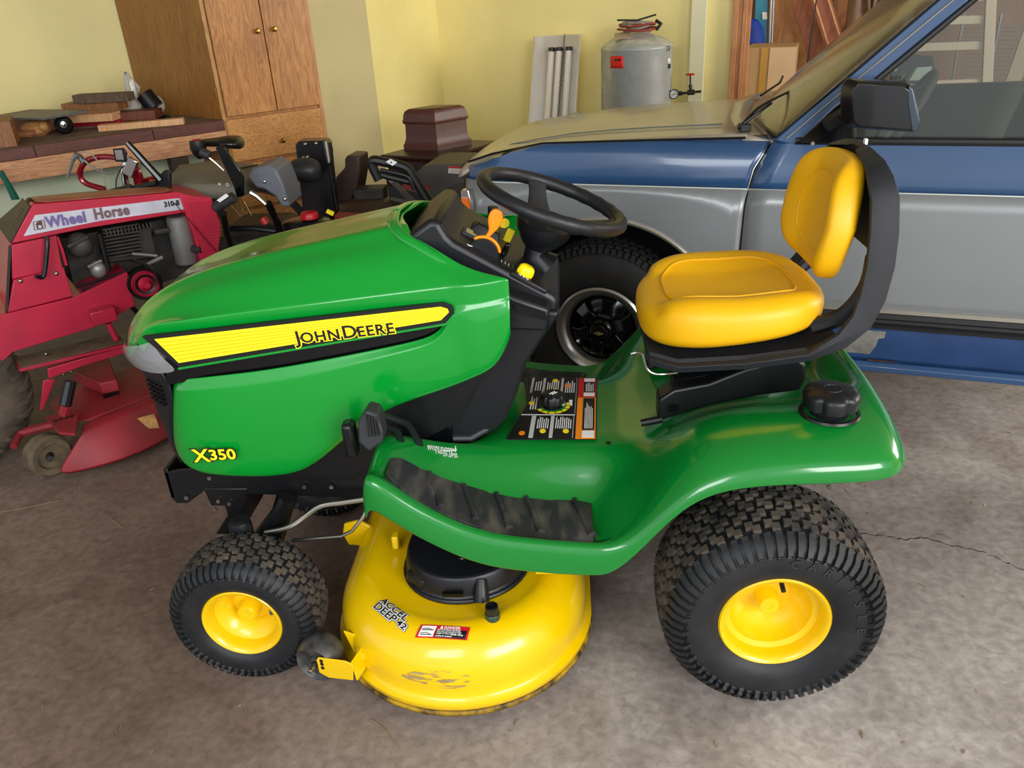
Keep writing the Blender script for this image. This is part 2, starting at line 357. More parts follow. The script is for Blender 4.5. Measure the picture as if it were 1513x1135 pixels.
# grille (black nose)
GR = []
for z, x0, xs, ys in [(.80, -1.545, -1.40, .235), (.77, -1.545, -1.385, .235), (.73, -1.535, -1.385, .232), (.69, -1.525, -1.40, .225), (.66, -1.53, -1.41, .22), (.62, -1.52, -1.425, .21), (.56, -1.515, -1.44, .19), (.50, -1.50, -1.44, .18)]:
    GR.append([V((lerp(x0, xs, abs(t)**2.6), t*ys, z)) for t in [-1, -.93, -.82, -.65, -.45, -.2, 0, .2, .45, .65, .82, .93, 1]])
mb = MB(); mb.grid(GR); gr = mb.build('grille', BLK, T, sub=1, solid=.01)
for zz in [.70, .712, .724, .736, .748]:
    for t0 in [-.93, -.88, -.82, -.76]:
        x = lerp(-1.532, -1.39, abs(t0)**2.6); mb = MB(); mb.box((x-.004, t0*.232, zz), (.006, .008, .005)); mb.build('grille_slot', BLKG, gr)
# headlights
for sd in (1, -1):
    H = []
    for tp, bt in [((-1.548, .09, .818), (-1.546, .09, .785)), ((-1.530, .135, .828), (-1.524, .135, .786)), ((-1.498, .182, .842), (-1.490, .185, .787)), ((-1.448, .222, .858), (-1.435, .226, .788)), ((-1.412, .243, .872), (-1.385, .246, .793)), ((-1.388, .250, .882), (-1.338, .256, .804))]:
        a_, b_ = V((tp[0], -tp[1]*sd, tp[2])), V((bt[0], -bt[1]*sd, bt[2])); o_ = V((-.006, -.004*sd, 0))
        H.append([a_, a_.lerp(b_, .33)+o_, a_.lerp(b_, .7)+o_, b_])
    mb = MB(); mb.grid(H); hl = mb.build('headlight', mat('lens plastic', '#c9ccd0', .06, alpha=.22, coat=1, spec=.8), T, sub=2, solid=.004)
    H2 = [[q+V((.02, .02*sd, 0)) for q in r] for r in H]; mb = MB(); mb.grid(H2); mb.build('reflector', mat('reflector silver', '#96979a', .2, .85), hl, sub=1)
    mb = MB(); mb.lathe([(.001, 0), (.02, .004), (.028, .016)], V((-1.44, -.16*sd, .825)), V((-.8, -.6*sd, 0)), 20); mb.build('bulb', CHR, hl)

# ---- dash console and steering column
mb = MB()
DP = [(-.815, 1.055), (-.785, 1.082), (-.745, 1.108), (-.722, 1.108), (-.705, 1.072), (-.69, 1.057), (-.60, 1.002), (-.53, .960), (-.474, .926), (-.463, .91), (-.47, .87), (-.50, .84), (-.60, .90), (-.70, .95)]
mb.prism([V((x, -.155, z)) for x, z in DP], (0, .31, 0)); dash = mb.build('dash_console', BLK, T, bev=.014, segs=3)
for sd in (1, -1):
    mb = MB(); mb.prism([V((x, -.15*sd, z)) for x, z in [(-.74, 1.028), (-.60, .965), (-.56, .945), (-.485, .915), (-.49, .86), (-.62, .87), (-.74, .94)]], (0, -.045*sd, -.008))
    mb.build('dash_side', BLK, dash, bev=.008)
# column
mb = MB(); CPf = [(-.88, .90), (-.56, .90), (-.462, .89), (-.466, .875), (-.505, .82), (-.545, .76), (-.575, .67), (-.60, .61), (-.63, .578), (-.69, .553), (-.82, .545), (-.93, .62), (-.95, .75)]
mb.prism([V((x, -.165, z)) for x, z in CPf], (0, .33, 0)); col = mb.build('steering_column', BLK, T, bev=.045, segs=5)
mb = MB(); mb.prism([V((x, -.171, z)) for x, z in [(-.93, .64), (-.90, .68), (-.75, .735), (-.70, .735), (-.695, .70), (-.735, .60), (-.735, .55), (-.9, .55)]], (0, .01, 0)); mb.build('column_recess', BLKG, col, bev=.004)
mb = MB(); mb.cyl((-.755, -.172, .703), (-.755, -.180, .703), .011, .010); mb.build('bolt', STL, col, bev=.002)
mb = MB(); mb.cyl((-.755, -.166, .703), (-.755, -.176, .703), .017); mb.build('bolt_socket', BLKG, col)
mb = MB(); mb.tube([V((-.735, -.166, .563)), V((-.69, -.166, .563)), V((-.64, -.155, .588)), V((-.605, -.12, .62)), V((-.59, -.06, .628))], .009, 8); mb.build('column_trim', DGR, col)
# slots (tray) on the console side
for (x0, z0), (x1, z1), w_ in [((-.565, .925), (-.497, .90), .018)]:
    mb = MB(); mb.prism([V((x0, -.2045, z0)), V((x1, -.2045, z1)), V((x1+.015, -.2035, z1-.02)), V((x0+.01, -.2035, z0-.022))], (0, .006, 0)); mb.build('storage_slot', BLKG, dash)
# hood opening rim (light green lip round the console)
rim = spline([(-.572, -.25, .964), (-.662, -.217, 1.012), (-.74, -.182, 1.052), (-.79, -.145, 1.075), (-.822, -.09, 1.087), (-.835, 0, 1.092)], 5)
mb = MB(); mb.grid([[p+V((.0, 0, .003)), p+V((-.012, -.006, .006)), p+V((-.03, -.006, .0)), p+V((-.03, 0, -.012))] for p in rim]); mb.mirror(); mb.build('hood_rim', GREEN, T, sub=1, solid=.004)
# console top details: surface direction from (-.685,1.142) to (-.462,1.0)
ds = V((.216, 0, -.131)).normalized(); dn = V((-ds.z, 0, ds.x)); dO = V((-.69, 0, 1.057))
def dpt(s, y, h=0): return dO+ds*s+V((0, y, 0))+dn*h
def dbox(s0, s1, y0, y1, h0, h1, name, m_, par=dash, bev=.003, taper=0, **k):
    mb = MB(); b_ = [dpt(s0, y0, h0), dpt(s1, y0, h0), dpt(s1, y1, h0), dpt(s0, y1, h0)]; t_ = [dpt(s0+taper, y0+taper, h1), dpt(s1-taper, y0+taper, h1), dpt(s1-taper, y1-taper, h1), dpt(s0+taper, y1-taper, h1)]
    mb.add(b_+t_, [(3, 2, 1, 0), (4, 5, 6, 7), (0, 1, 5, 4), (1, 2, 6, 5), (2, 3, 7, 6), (3, 0, 4, 7)]); return mb.build(name, m_, par, bev=bev, **k)
dbox(.005, .105, -.075, -.03, -.002, .006, 'display_bezel', DGR)
dbox(.012, .098, -.07, -.036, .005, .0075, 'display', mat('lcd', '#55554a', .15, coat=1))
dbox(.02, .10, -.02, .045, 0, .022, 'ignition_housing', BLK, taper=.012)

# orange choke lever on a half round slot
c0 = dpt(.068, -.115, -.004)
mb = MB(); mb.lathe([(.001, -.006), (.034, -.006), (.034, .004), (.001, .004)], c0, Y, 28); mb.build('lever_dial', BLK, dash, bev=.001)
mb = MB()
arc = [c0+V((0, -.004, 0))+(ds*math.sin(a_)+dn*math.cos(a_))*.0385 for a_ in [(-60+i*11)*PI/180 for i in range(12)]]
mb.tube(arc, .0045, 6); 
pl_ = [(-.010, .03, .006), (-.008, .045, .006), (-.006, .056, .008), (-.010, .068, .017), (-.012, .085, .021), (-.014, .098, .017), (-.014, .106, .008)]
rg = []
for s_, h_, w_ in pl_:
    c_ = c0+ds*s_+dn*h_; rg.append([c_+ds*w_*.9*math.cos(t)+Y*.006*math.sin(t) for t in [2*PI*k/12 for k in range(12)]])
mb.rings(rg); mb.build('throttle_lever', ORA, dash, sub=1, label='orange throttle lever')
text('- N', .015, c0+ds*-.045-Y*.012+dn*.004, V((.3, -.6, 0)), V((.7, .3, -.3)), WHT, dash)
for i in range(3):
    mb = MB(); mb.box(c0+ds*(.045+i*.009)-Y*.0+dn*.003, (.004, .016, .001)); mb.build('dial_mark', WHT, dash)
dbox(.105, .120, -.085, -.068, 0, .034, 'choke_knob', BLKG, taper=.001, bev=.004)
# yellow blade knob
mb = MB(); q = dpt(.172, -.128, -.002)
rg = []
for h_, a_, b_ in [(0, .020, .016), (.010, .021, .017), (.020, .019, .015), (.026, .012, .010)]:
    rg.append([q+dn*h_+ds*a_*math.copysign(abs(math.cos(t))**.8, math.cos(t))+Y*b_*math.sin(t) for t in [2*PI*k/8+PI/8 for k in range(8)]])
mb.rings(rg); mb.build('blade_knob', mat('knob yellow', '#ffe205', .35), dash, bev=.002, label='yellow blade engagement knob')
text('N 0 N', .010, dpt(.158, -.152, .002), V((.8, -.1, -.5)), V((0, 1, .1)), WHT, dash)
dbox(.14, .235, -.155, -.10, -.012, .0015, 'knob_base', BLK, bev=.004)
# key with tag
mb = MB(); k0 = aY(727, 322, .04); mb.cyl(k0+V((.0, 0, -.0)), k0+V((.004, 0, .028)), .010, .013); mb.build('key_head', BLK, dash, bev=.003)
mb = MB(); kr = aY(738, 318, .04); mb.tube([kr+V((.012*math.cos(t), 0, .012*math.sin(t))) for t in [2*PI*k/16 for k in range(17)]], .0015, 6, cap=False); mb.build('key_ring', CHR, dash)
mb = MB(); q = aY(745, 330, .04); rg = [[q+V((x+.013*math.cos(t), e, z+.012*math.sin(t))) for t in [2*PI*k/14 for k in range(14)]] for x, z, e in [(0, 0, 0), (0, 0, .004)]]; mb.rings(rg); mb.build('key_tag', YDEC, dash)
mb = MB(); q = aY(752, 348, .04); mb.box(q, (.02, .005, .035), Matrix.Rotation(.5, 3, 'Y')); mb.build('key_fob', YDEC, dash, bev=.003)

# ---- steering wheel
SC = V((-.475, 0, 1.103)); sa = V((.938, 0, -.346)).normalized(); sn = V((.346, 0, .938)).normalized()
mb = MB(); R0 = .168; N_ = 72; rg = []
for i in range(N_):
    th = 2*PI*i/N_; rd = sa*math.cos(th)+Y*math.sin(th); c_ = SC+rd*R0
    rr = .0165+(.0012 if (math.cos(th) > -.1 and i % 3 == 0) else 0)
    rg.append([c_+rd*rr*math.cos(p)+sn*rr*math.sin(p) for p in [2*PI*k/12 for k in range(12)]])
rg.append(rg[0]); mb.rings(rg, cap=False); SW = mb.build('steering_wheel', mat('wheel rim foam', '#191a1e', .42, bump=.25, bscale=150), T, ang=180)
HB = SC-sn*.055
mb = MB(); mb.lathe([(.001, .012), (.052, .010), (.068, .0), (.066, -.02), (.05, -.045), (.036, -.06), (.03, -.065)], HB, sn, 32); mb.build('hub', BLK, SW)
for th in (105, 255, 0):
    t_ = math.radians(th); rd = sa*math.cos(t_)+Y*math.sin(t_); tg = sn.cross(rd); rg = []
    for f, w_, h_ in [(0, .045, 0), (.35, .036, .004), (.7, .026, .03), (.9, .028, .048), (1, .036, .054)]:
        c_ = HB+rd*lerp(.03, R0-.004, f)+sn*h_
        rg.append([c_+tg*w_+sn*.002, c_+tg*w_*.5+sn*.011, c_-tg*w_*.5+sn*.011, c_-tg*w_+sn*.002, c_-tg*w_*.6-sn*.012, c_+tg*w_*.6-sn*.012])
    mb = MB(); mb.rings(rg); mb.build('spoke', DGR, SW, sub=1)
mb = MB(); bb = dpt(.205, -.01, 0); mb.tube([HB-sn*.055, HB-sn*.085, dpt(.225, 0, 0)+dn*.002], [.028, .030, .042], 24); mb.build('column_boot', BLK, SW)

# ---- fender deck (one moulding): stations in x, half section points (y,z)
FS = [
 (-.905, [(-.26, .50), (-.26, .54), (-.265, .57), (-.29, .575), (-.33, .575), (-.37, .57), (-.405, .565), (-.42, .56), (-.43, .555), (-.435, .54), (-.435, .50)]),
 (-.893, [(-.24, .53), (-.24, .60), (-.25, .635), (-.29, .645), (-.33, .645), (-.37, .642), (-.41, .64), (-.43, .645), (-.445, .64), (-.452, .62), (-.452, .56)]),
 (-.85, [(-.215, .52), (-.215, .59), (-.225, .618), (-.27, .62), (-.32, .612), (-.36, .60), (-.408, .60), (-.425, .622), (-.452, .622), (-.462, .60), (-.462, .535)]),
 (-.78, [(-.195, .49), (-.195, .565), (-.205, .588), (-.25, .575), (-.295, .548), (-.35, .538), (-.418, .536), (-.432, .562), (-.458, .562), (-.468, .54), (-.468, .482)]),
 (-.70, [(-.18, .46), (-.18, .54), (-.19, .568), (-.235, .548), (-.282, .505), (-.35, .492), (-.425, .490), (-.438, .518), (-.462, .518), (-.472, .495), (-.472, .437)]),
 (-.672, [(-.02, .50), (-.09, .53), (-.182, .562), (-.230, .540), (-.278, .492), (-.35, .478), (-.427, .477), (-.439, .505), (-.463, .505), (-.473, .482), (-.473, .425)]),
 (-.64, [(0, .53), (-.10, .54), (-.18, .558), (-.228, .535), (-.275, .482), (-.35, .466), (-.428, .465), (-.44, .494), (-.464, .494), (-.474, .47), (-.474, .413)]),
 (-.60, [(0, .535), (-.10, .545), (-.175, .553), (-.225, .525), (-.270, .470), (-.35, .455), (-.43, .453), (-.442, .482), (-.465, .482), (-.475, .458), (-.475, .403)]),
 (-.50, [(0, .54), (-.12, .542), (-.18, .545), (-.222, .510), (-.262, .446), (-.35, .438), (-.43, .436), (-.442, .468), (-.465, .468), (-.475, .445), (-.475, .388)]),
 (-.40, [(0, .54), (-.12, .542), (-.185, .545), (-.225, .508), (-.262, .440), (-.35, .430), (-.43, .428), (-.442, .458), (-.465, .458), (-.475, .435), (-.475, .382)]),
 (-.37, [(0, .54), (-.12, .543), (-.19, .547), (-.23, .512), (-.27, .452), (-.35, .446), (-.43, .444), (-.445, .458), (-.465, .458), (-.475, .438), (-.475, .384)]),
 (-.33, [(0, .545), (-.12, .548), (-.195, .552), (-.24, .530), (-.29, .50), (-.35, .485), (-.42, .478), (-.445, .478), (-.465, .468), (-.475, .45), (-.475, .415)]),
 (-.28, [(0, .565), (-.12, .567), (-.20, .570), (-.25, .568), (-.31, .562), (-.36, .55), (-.42, .54), (-.445, .532), (-.464, .518), (-.474, .50), (-.475, .478)]),
 (-.22, [(0, .585), (-.12, .588), (-.20, .60), (-.25, .622), (-.31, .635), (-.36, .635), (-.415, .622), (-.444, .605), (-.464, .59), (-.474, .575), (-.475, .556)]),
 (-.15, [(0, .605), (-.12, .608), (-.20, .635), (-.25, .665), (-.31, .678), (-.36, .678), (-.415, .668), (-.444, .652), (-.464, .635), (-.474, .620), (-.475, .602)]),
 (-.05, [(0, .62), (-.12, .625), (-.19, .65), (-.24, .682), (-.30, .694), (-.36, .694), (-.41, .686), (-.444, .672), (-.465, .655), (-.475, .638), (-.475, .616)]),
 (.07, [(0, .63), (-.12, .635), (-.18, .65), (-.23, .688), (-.30, .70), (-.36, .70), (-.41, .692), (-.444, .68), (-.465, .662), (-.475, .643), (-.475, .617)]),
 (.15, [(0, .61), (-.10, .612), (-.15, .64), (-.20, .688), (-.28, .70), (-.35, .70), (-.40, .692), (-.436, .68), (-.460, .662), (-.472, .643), (-.472, .618)]),
 (.195, [(0, .61), (-.08, .615), (-.13, .65), (-.18, .70), (-.26, .705), (-.33, .70), (-.38, .692), (-.42, .68), (-.450, .662), (-.462, .643), (-.462, .618)]),
 (.226, [(0, .70), (-.08, .70), (-.13, .705), (-.18, .708), (-.26, .706), (-.32, .70), (-.37, .69), (-.40, .678), (-.430, .66), (-.445, .64), (-.445, .618)]),
 (.25, [(0, .70), (-.07, .70), (-.12, .70), (-.17, .698), (-.24, .692), (-.30, .684), (-.34, .672), (-.37, .66), (-.40, .645), (-.41, .63), (-.41, .616)]),
 (.264, [(0, .66), (-.07, .66), (-.12, .66), (-.17, .66), (-.23, .655), (-.28, .65), (-.32, .645), (-.35, .64), (-.37, .63), (-.38, .622), (-.38, .612)])]
mb = MB(); mb.grid([[V((x, y, z)) for y, z in r] for x, r in FS]); mb.mirror(); fen = mb.build('fender_deck', GREENF, T, sub=2, solid=.006)
# foot mat with ribs
for sd in (1, -1):
    mb = MB(); MX = [(-.853, .612, .345, .402), (-.835, .596, .318, .412), (-.80, .562, .305, .418), (-.75, .528, .298, .424), (-.70, .5035, .292, .428), (-.64, .477, .285, .431), (-.58, .461, .28, .433), (-.50, .448, .274, .433), (-.40, .441, .27, .433)]
    rg = []
    for x, z, y0, y1 in MX: rg.append([V((x, -lerp(y0, y1, t)*sd, z+.001-(.0 if 0 < t < 1 else .012))) for t in (0, .03, .3, .6, .97, 1)])
    mb.grid(rg); mt = mb.build('foot_mat', MATR, T, ang=60, solid=.006)
    for x0 in (-.775, -.70, -.625, -.555, -.44):
        P_ = []
        for t in [0, .15, .3, .45, .6, .75, .86]:
            x = x0+.045*t; z = interp([(m_[0], m_[1]) for m_ in MX], x); y0 = interp([(m_[0], m_[2]) for m_ in MX], x)+.004; y1 = interp([(m_[0], m_[3]) for m_ in MX], x)
            P_.append(V((x, -lerp(y0, y1, t)*sd, z+.0075)))
        mb = MB(); mb.tube(P_, [.0065]*5+[.0085, .0095], 8); mb.build('rib', MATR, mt)
# small white print on the inner ledge
q = V((-.775, -.222, .588))
pr = V((1, 0, -.16)); pu = V((0, 1, .55))
for i, tx in enumerate(['BEFORE RUNNING', 'ATTACHMENTS', 'LOCK PEDAL HERE']):
    text(tx, .0085, aY(631, 661+i*3.6, -.248), pr, pu, WHT, fen, ext=.0002)
text('CUT HEIGHT SET AT', .0075, aY(634, 672, -.248), pr, pu, WHT, fen, ext=.0002)
mb = MB(); a_ = aY(655, 666, -.248); b_ = aY(672, 666, -.248); mb.tube([a_, b_], .0008, 6); mb.tube([aY(673, 659, -.248), aY(673, 668, -.248)], .0008, 6); mb.build('print_arrow', WHT, fen)
# instruction label on the tunnel: x from -.62..-.38, y -.175..+.2
LZ = .548
def lab(u, v): return aZ(u, v, LZ)
l00, l10, l01, l11 = lab(747, 650), lab(881, 650), lab(768, 558), lab(882, 559)
def LP(s, t, h=0): return l00.lerp(l10, s).lerp(l01.lerp(l11, s), t)+Z*h
def lquad(s0, s1, t0, t1, m_, name, h=.001, slant=0):
    mb = MB(); mb.prism([LP(s0+slant, t0, h), LP(s1, t0, h), LP(s1, t1, h), LP(s0, t1, h)], (0, 0, .0008)); return mb.build(name, m_, LAB)
mb = MB(); mb.prism([LP(0, 0), LP(1, 0), LP(1, 1), LP(.05, 1), LP(.17, .55)], (0, 0, .001)); LAB = mb.build('instruction_label', mat('label black', '#141414', .4), T, label='black instruction label with white, orange and red panels')
pan = lambda *a, **k: lquad(*a, **k)
mb = MB(); mb.prism([LP(.05, .02, .001), LP(.755, .02, .001), LP(.755, .98, .001), LP(.10, .98, .001), LP(.19, .55, .001), LP(.12, .34, .001)], (0, 0, .0008)); mb.build('panel', BPR, LAB)
mb = MB(); mb.prism([LP(.125, .365, .002), LP(.75, .365, .002), LP(.75, .355, .002), LP(.12, .355, .002)], (0, 0, .0004)); mb.build('panel', WHT, LAB)
lquad(.77, .99, .01, .645, ORA, 'panel'); lquad(.84, .975, .13, .63, BPR, 'panel', h=.002); lquad(.84, .975, .025, .12, WHT, 'panel', h=.002)
lquad(.77, .99, .66, .99, RPR, 'panel'); lquad(.84, .975, .735, .915, BPR, 'panel', h=.002); lquad(.84, .975, .67, .725, WHT, 'panel', h=.002); lquad(.84, .975, .925, .98, WHT, 'panel', h=.002)
for s0, s1, t0, t1 in [(.25, .30, .02, .34), (.475, .515, .02, .34), (.735, .742, .02, .35), (.17, .20, .72, .98), (.32, .35, .70, .98), (.55, .58, .72, .98), (.745, .75, .38, .98)]: lquad(s0, s1, t0, t1, mat('label gray', '#bdbdb8', .5), 'panel', h=.002)
def lines(s0, s1, t0, t1, n, m_=WHT, horiz=False):
    mb = MB()
    for i in range(n):
        s = lerp(s0, s1, (i+.5)/n); e = random.uniform(0, .3)*(t1-t0); w_ = (s1-s0)/n*.22
        mb.prism([LP(s-w_, t0, .003), LP(s+w_, t0, .003), LP(s+w_, t1-e, .003), LP(s-w_, t1-e, .003)], (0, 0, .0003))
    mb.build('text_line', m_, LAB)
lines(.32, .46, .15, .33, 6); lines(.53, .72, .15, .33, 8); lines(.86, .96, .15, .55, 6); lines(.86, .965, .745, .90, 5); lines(.37, .53, .73, .95, 6); lines(.6, .73, .72, .95, 5); lines(.22, .31, .75, .95, 3); lines(.2, .29, .44, .66, 3)
lines(.55, .735, .5, .6, 2)
for s, t, c_ in [(.17, .08, ORA), (.40, .11, YDEC), (.66, .11, YDEC), (.22, .54, YDEC), (.47, .93, YDEC), (.48, .76, YDEC), (.63, .84, ORA)]:
    mb = MB(); c1 = LP(s, t, .003); mb.prism([c1+V((.008*math.cos(a_), .011*math.sin(a_), 0)) for a_ in [2*PI*k/10 for k in range(10)]], (0, 0, .0004)); mb.build('pictogram', c_, LAB)
# height knob on the label
kc = aZ(817, 601, LZ)
mb = MB()
for a0, a1, m_i in [(200, 385, 0)]:
    P_ = [[kc+V((r*math.cos(math.radians(a)), r*math.sin(math.radians(a)), .0035)) for r in (.036, .046)] for a in range(a0, a1, 6)]; mb.grid(P_, 0)
mb.build('dial_scale', YDEC, LAB)
for a in range(205, 385, 25):
    mb = MB(); mb.tube([kc+V((r*math.cos(math.radians(a)), r*math.sin(math.radians(a)), .0045)) for r in (.035, .047)], .001, 5); mb.build('dial_tick', BPR, LAB)
mb = MB(); P_ = [[kc+V((r*math.cos(math.radians(a)), r*math.sin(math.radians(a)), .003)) for r in (.028, .037)] for a in range(200, 385, 6)]; mb.grid(P_); mb.build('dial_ring', GREEN, LAB)
rg = []
for h_, r_ in [(.0, .024), (.012, .025), (.016, .032), (.034, .032), (.039, .028), (.040, .001)]:
    rg.append([kc+V((math.cos(t)*r_*(1-.10*max(0, math.cos(9*t))), math.sin(t)*r_*(1-.10*max(0, math.cos(9*t))), h_)) for t in [2*PI*k/72 for k in range(72)]])
mb = MB(); mb.rings(rg); kn = mb.build('height_knob', BLK, T, ang=50)
mb = MB(); mb.tube([kc+V((-.008, -.006, .0415)), kc+V((.006, .008, .0415))], .0012, 5); mb.tube([kc+V((-.001, -.008, .0415)), kc+V((.012, .004, .0415))], .0012, 5); mb.build('knob_mark', WHT, kn)
mb = MB(); q = aZ(899, 655, LZ); mb.cyl(q, q+Z*.002, .0055, n=16); mb.build('plug', BPR, T)

# ---- seat
def sgn(a, e): return math.copysign(abs(a)**e, a)
def pillow(c, r, e1, e2, fn, nu=28, nv=48):
    R_ = []
    for i in range(nu+1):
        ph = -PI/2+PI*i/nu; row = []
        for j in range(nv):
            th = 2*PI*j/nv; q = V((sgn(math.cos(ph), e1)*sgn(math.cos(th), e2), sgn(math.cos(ph), e1)*sgn(math.sin(th), e2), sgn(math.sin(ph), e1)))
            row.append(fn(q))
        R_.append(row)
    return R_
def cush(q):
    x, y, z = q; X_ = -.062+.213*x; wy = .222-.012*max(0, x)-.02*max(0, -x)**2; Y_ = wy*y
    h = .042; zc = .838+.055*(x+1)/2*.55
    top = z > 0
    Z_ = zc+z*(h if top else .062-.012*x)
    if top:
        b_ = max(0, abs(y)-.45)/.55; Z_ += z*(.030*math.sin(min(1, b_*1.25)*PI/2)*(1-.25*x) if x > -.8 else 0)
        Z_ -= z*.018*max(0, 1-(x*x+y*y*1.6))
        Z_ += z*.012*max(0, -x)
        if x > .55: Z_ += z*.006*(x-.55)
    Z_ -= .022*max(0, -x-.5)**1.5
    return V((X_, Y_, Z_))
mb = MB(); mb.rings(pillow(0, 0, .62, .66, cush), cap=False); seatc = mb.build('seat_cushion', YSEAT, T, ang=180)
def top_z(x, y):
    q = V((x, y, .97)); return cush(q)
mb = MB(); P_ = [top_z(.70*math.copysign(abs(math.cos(t))**.55, math.cos(t)), .62*math.copysign(abs(math.sin(t))**.55, math.sin(t)))+V((0, 0, -.001)) for t in [2*PI*k/60 for k in range(61)]]
mb.tube(P_, .0032, 6, cap=False); mb.build('seam', YSEAT, seatc, ang=180)
BC = V((.170, 0, 1.052)); bu = V((.16, 0, .987)).normalized(); bn = V((-.987, 0, .16)).normalized()
def back(q):
    x, y, z = q  # x -> up, y -> side, z -> front
    wy = .188-.045*max(0, x)-.02*max(0, -x); u_ = .135*x; h = .036 if z > 0 else .028
    f = z*h
    if z > 0:
        f += z*.024*math.sin(min(1, max(0, abs(y)-.5)/.5*1.2)*PI/2)-z*.012*max(0, 1-x*x-y*y)
    return BC+bu*u_+Y*wy*y+bn*(f+.03*abs(y)**2.2)
mb = MB(); mb.rings(pillow(0, 0, .55, .55, back), cap=False); bk = mb.build('backrest_cushion', YSEAT, T, ang=180)
mb = MB(); P_ = [back(V((.66*sgn(math.cos(t), .6), .60*sgn(math.sin(t), .6), .97)))-bn*.001 for t in [2*PI*k/60 for k in range(61)]]; mb.tube(P_, .003, 6, cap=False); mb.build('seam', YSEAT, bk, ang=180)
# shell
path = [(-.262, .778, .195), (-.20, .772, .228), (-.05, .782, .238), (.08, .798, .240), (.15, .825, .238), (.195, .865, .232), (.217, .92, .226), (.226, .99, .222), (.226, 1.06, .215), (.222, 1.13, .20), (.214, 1.165, .172), (.208, 1.188, .13), (.204, 1.20, .05)]
sh = MB()
def nrm(i):
    a_ = path[max(0, i-1)]; b_ = path[min(len(path)-1, i+1)]; t_ = V((b_[0]-a_[0], 0, b_[1]-a_[1])).normalized(); return V((-t_.z, 0, t_.x))   # towards the sitter
for sd in (1, -1):   # side flanges
    rg = []
    for i, (x, z, wy) in enumerate(path):
        n_ = nrm(i); c_ = V((x, -wy*sd, z)); fl = [.004, .004, .004, .008, .024, .036, .042, .044, .044, .042, .036, .026, .016][i]
        iw = .03 if 4 <= i <= 7 else .03
        rg.append([c_-n_*.014, c_+n_*fl*.5+V((0, -.006*sd, 0)), c_+n_*fl, c_+n_*fl+V((0, .012*sd, 0)), c_+n_*.012+V((0, .02*sd, 0)), c_+V((0, iw*sd, 0)), c_-n_*.016+V((0, iw*sd, 0))])
    sh.rings(rg)
def panel(i0, i1, inset):
    a_ = [];
    for i in range(i0, i1+1):
        x, z, wy = path[i]; n_ = nrm(i); a_.append([V((x, y, z))+n_*o_ for y, o_ in [(-(wy-.02), .0), (wy-.02, .0), (wy-.02, -.014), (-(wy-.02), -.014)]])
    sh.rings(a_)
panel(0, 4, .0); panel(7, 12, 0)
sh.build('seat_shell', BLKT, T, bev=.004)
# inner curved arms between pan and back (behind the gap)
for sd in (1, -1):
    mb = MB(); mb.tube(spline([(.10, -.165*sd, .835), (.165, -.175*sd, .865), (.205, -.18*sd, .93), (.212, -.18*sd, 1.0)], 5), .02, 10); mb.build('back_arm', BLK, T)
# seat base
mb = MB(); base = [(-.235, .60), (-.235, .66), (-.20, .685), (-.12, .70), (-.04, .735), (.02, .752), (.085, .756), (.10, .74), (.10, .70), (.09, .675), (0, .665), (-.12, .64), (-.2, .612)]
for sd in (1, -1): mb.prism([V((x, -.17*sd, z)) for x, z in base], (0, .06*sd, 0))
mb.box((-.06, 0, .70), (.28, .26, .03), Matrix.Rotation(-.2, 3, 'Y')); sb = mb.build('seat_bracket', BLKM, T, bev=.007, segs=3)
mb = MB(); mb.box((-.06, 0, .755), (.30, .22, .05)); mb.build('seat_slide', BLK, sb, bev=.01)
mb = MB(); mb.cyl((-.275, -.165, .595), (-.225, -.165, .605), .009); mb.build('pivot_pin', BLKM, sb)
mb = MB(); mb.tube([(.04, -.15, .75), (.04, -.15, .775)], .02, 16); mb.tube([(.04, -.15, .765), (.04, -.15, .768)], .027, 16); mb.build('spring', BLKG, sb)
mb = MB(); mb.cyl((-.20, -.172, .64), (-.20, -.176, .64), .012); mb.build('bolt', BLKG, sb)
mb = MB(); mb.tube(spline([aY(932, 523, -.13), aY(940, 521, -.13), aY(949, 523, -.14), aY(953, 535, -.15), aY(957, 546, -.16), aY(966, 552, -.16), aY(980, 553, -.16), aY(1000, 551, -.14)], 5), .0035, 8); mb.build('seat_latch_rod', STL, T)
# tag on the seat back
mb = MB(); mb.box(aY(1279, 209, .0), (.006, .012, .012)); mb.build('tag', WHT, T)
# ---- fuel cap
fc = V((.112, -.318, .652))
mb = MB(); mb.lathe([(.001, .045), (.05, .042), (.056, .044), (.064, .047), (.062, .052), (.056, .054)], fc, Z, 40); mb.build('filler_ring', BLKM, T)
rg = []
for h_, r_, sc_ in [(.03, .033, 0), (.062, .034, 0), (.066, .046, .14), (.09, .048, .14), (.098, .045, .10), (.103, .036, .0), (.105, .001, 0)]:
    r_ *= 1.22; rg.append([fc+V((math.cos(t)*r_*(1-sc_*max(0, math.cos(6*t+.6))**3), math.sin(t)*r_*(1-sc_*max(0, math.cos(6*t+.6))**3), h_)) for t in [2*PI*k/60 for k in range(60)]])
mb = MB(); mb.rings(rg); cap_ = mb.build('fuel_cap', BLK, T, ang=50)
mb = MB(); P_ = [fc+V((.018*math.cos(t), .018*math.sin(t), .1045)) for t in [2*PI*k/24 for k in range(25)]]; mb.tube(P_, .001, 5, cap=False); mb.build('cap_ring', BLK, cap_)
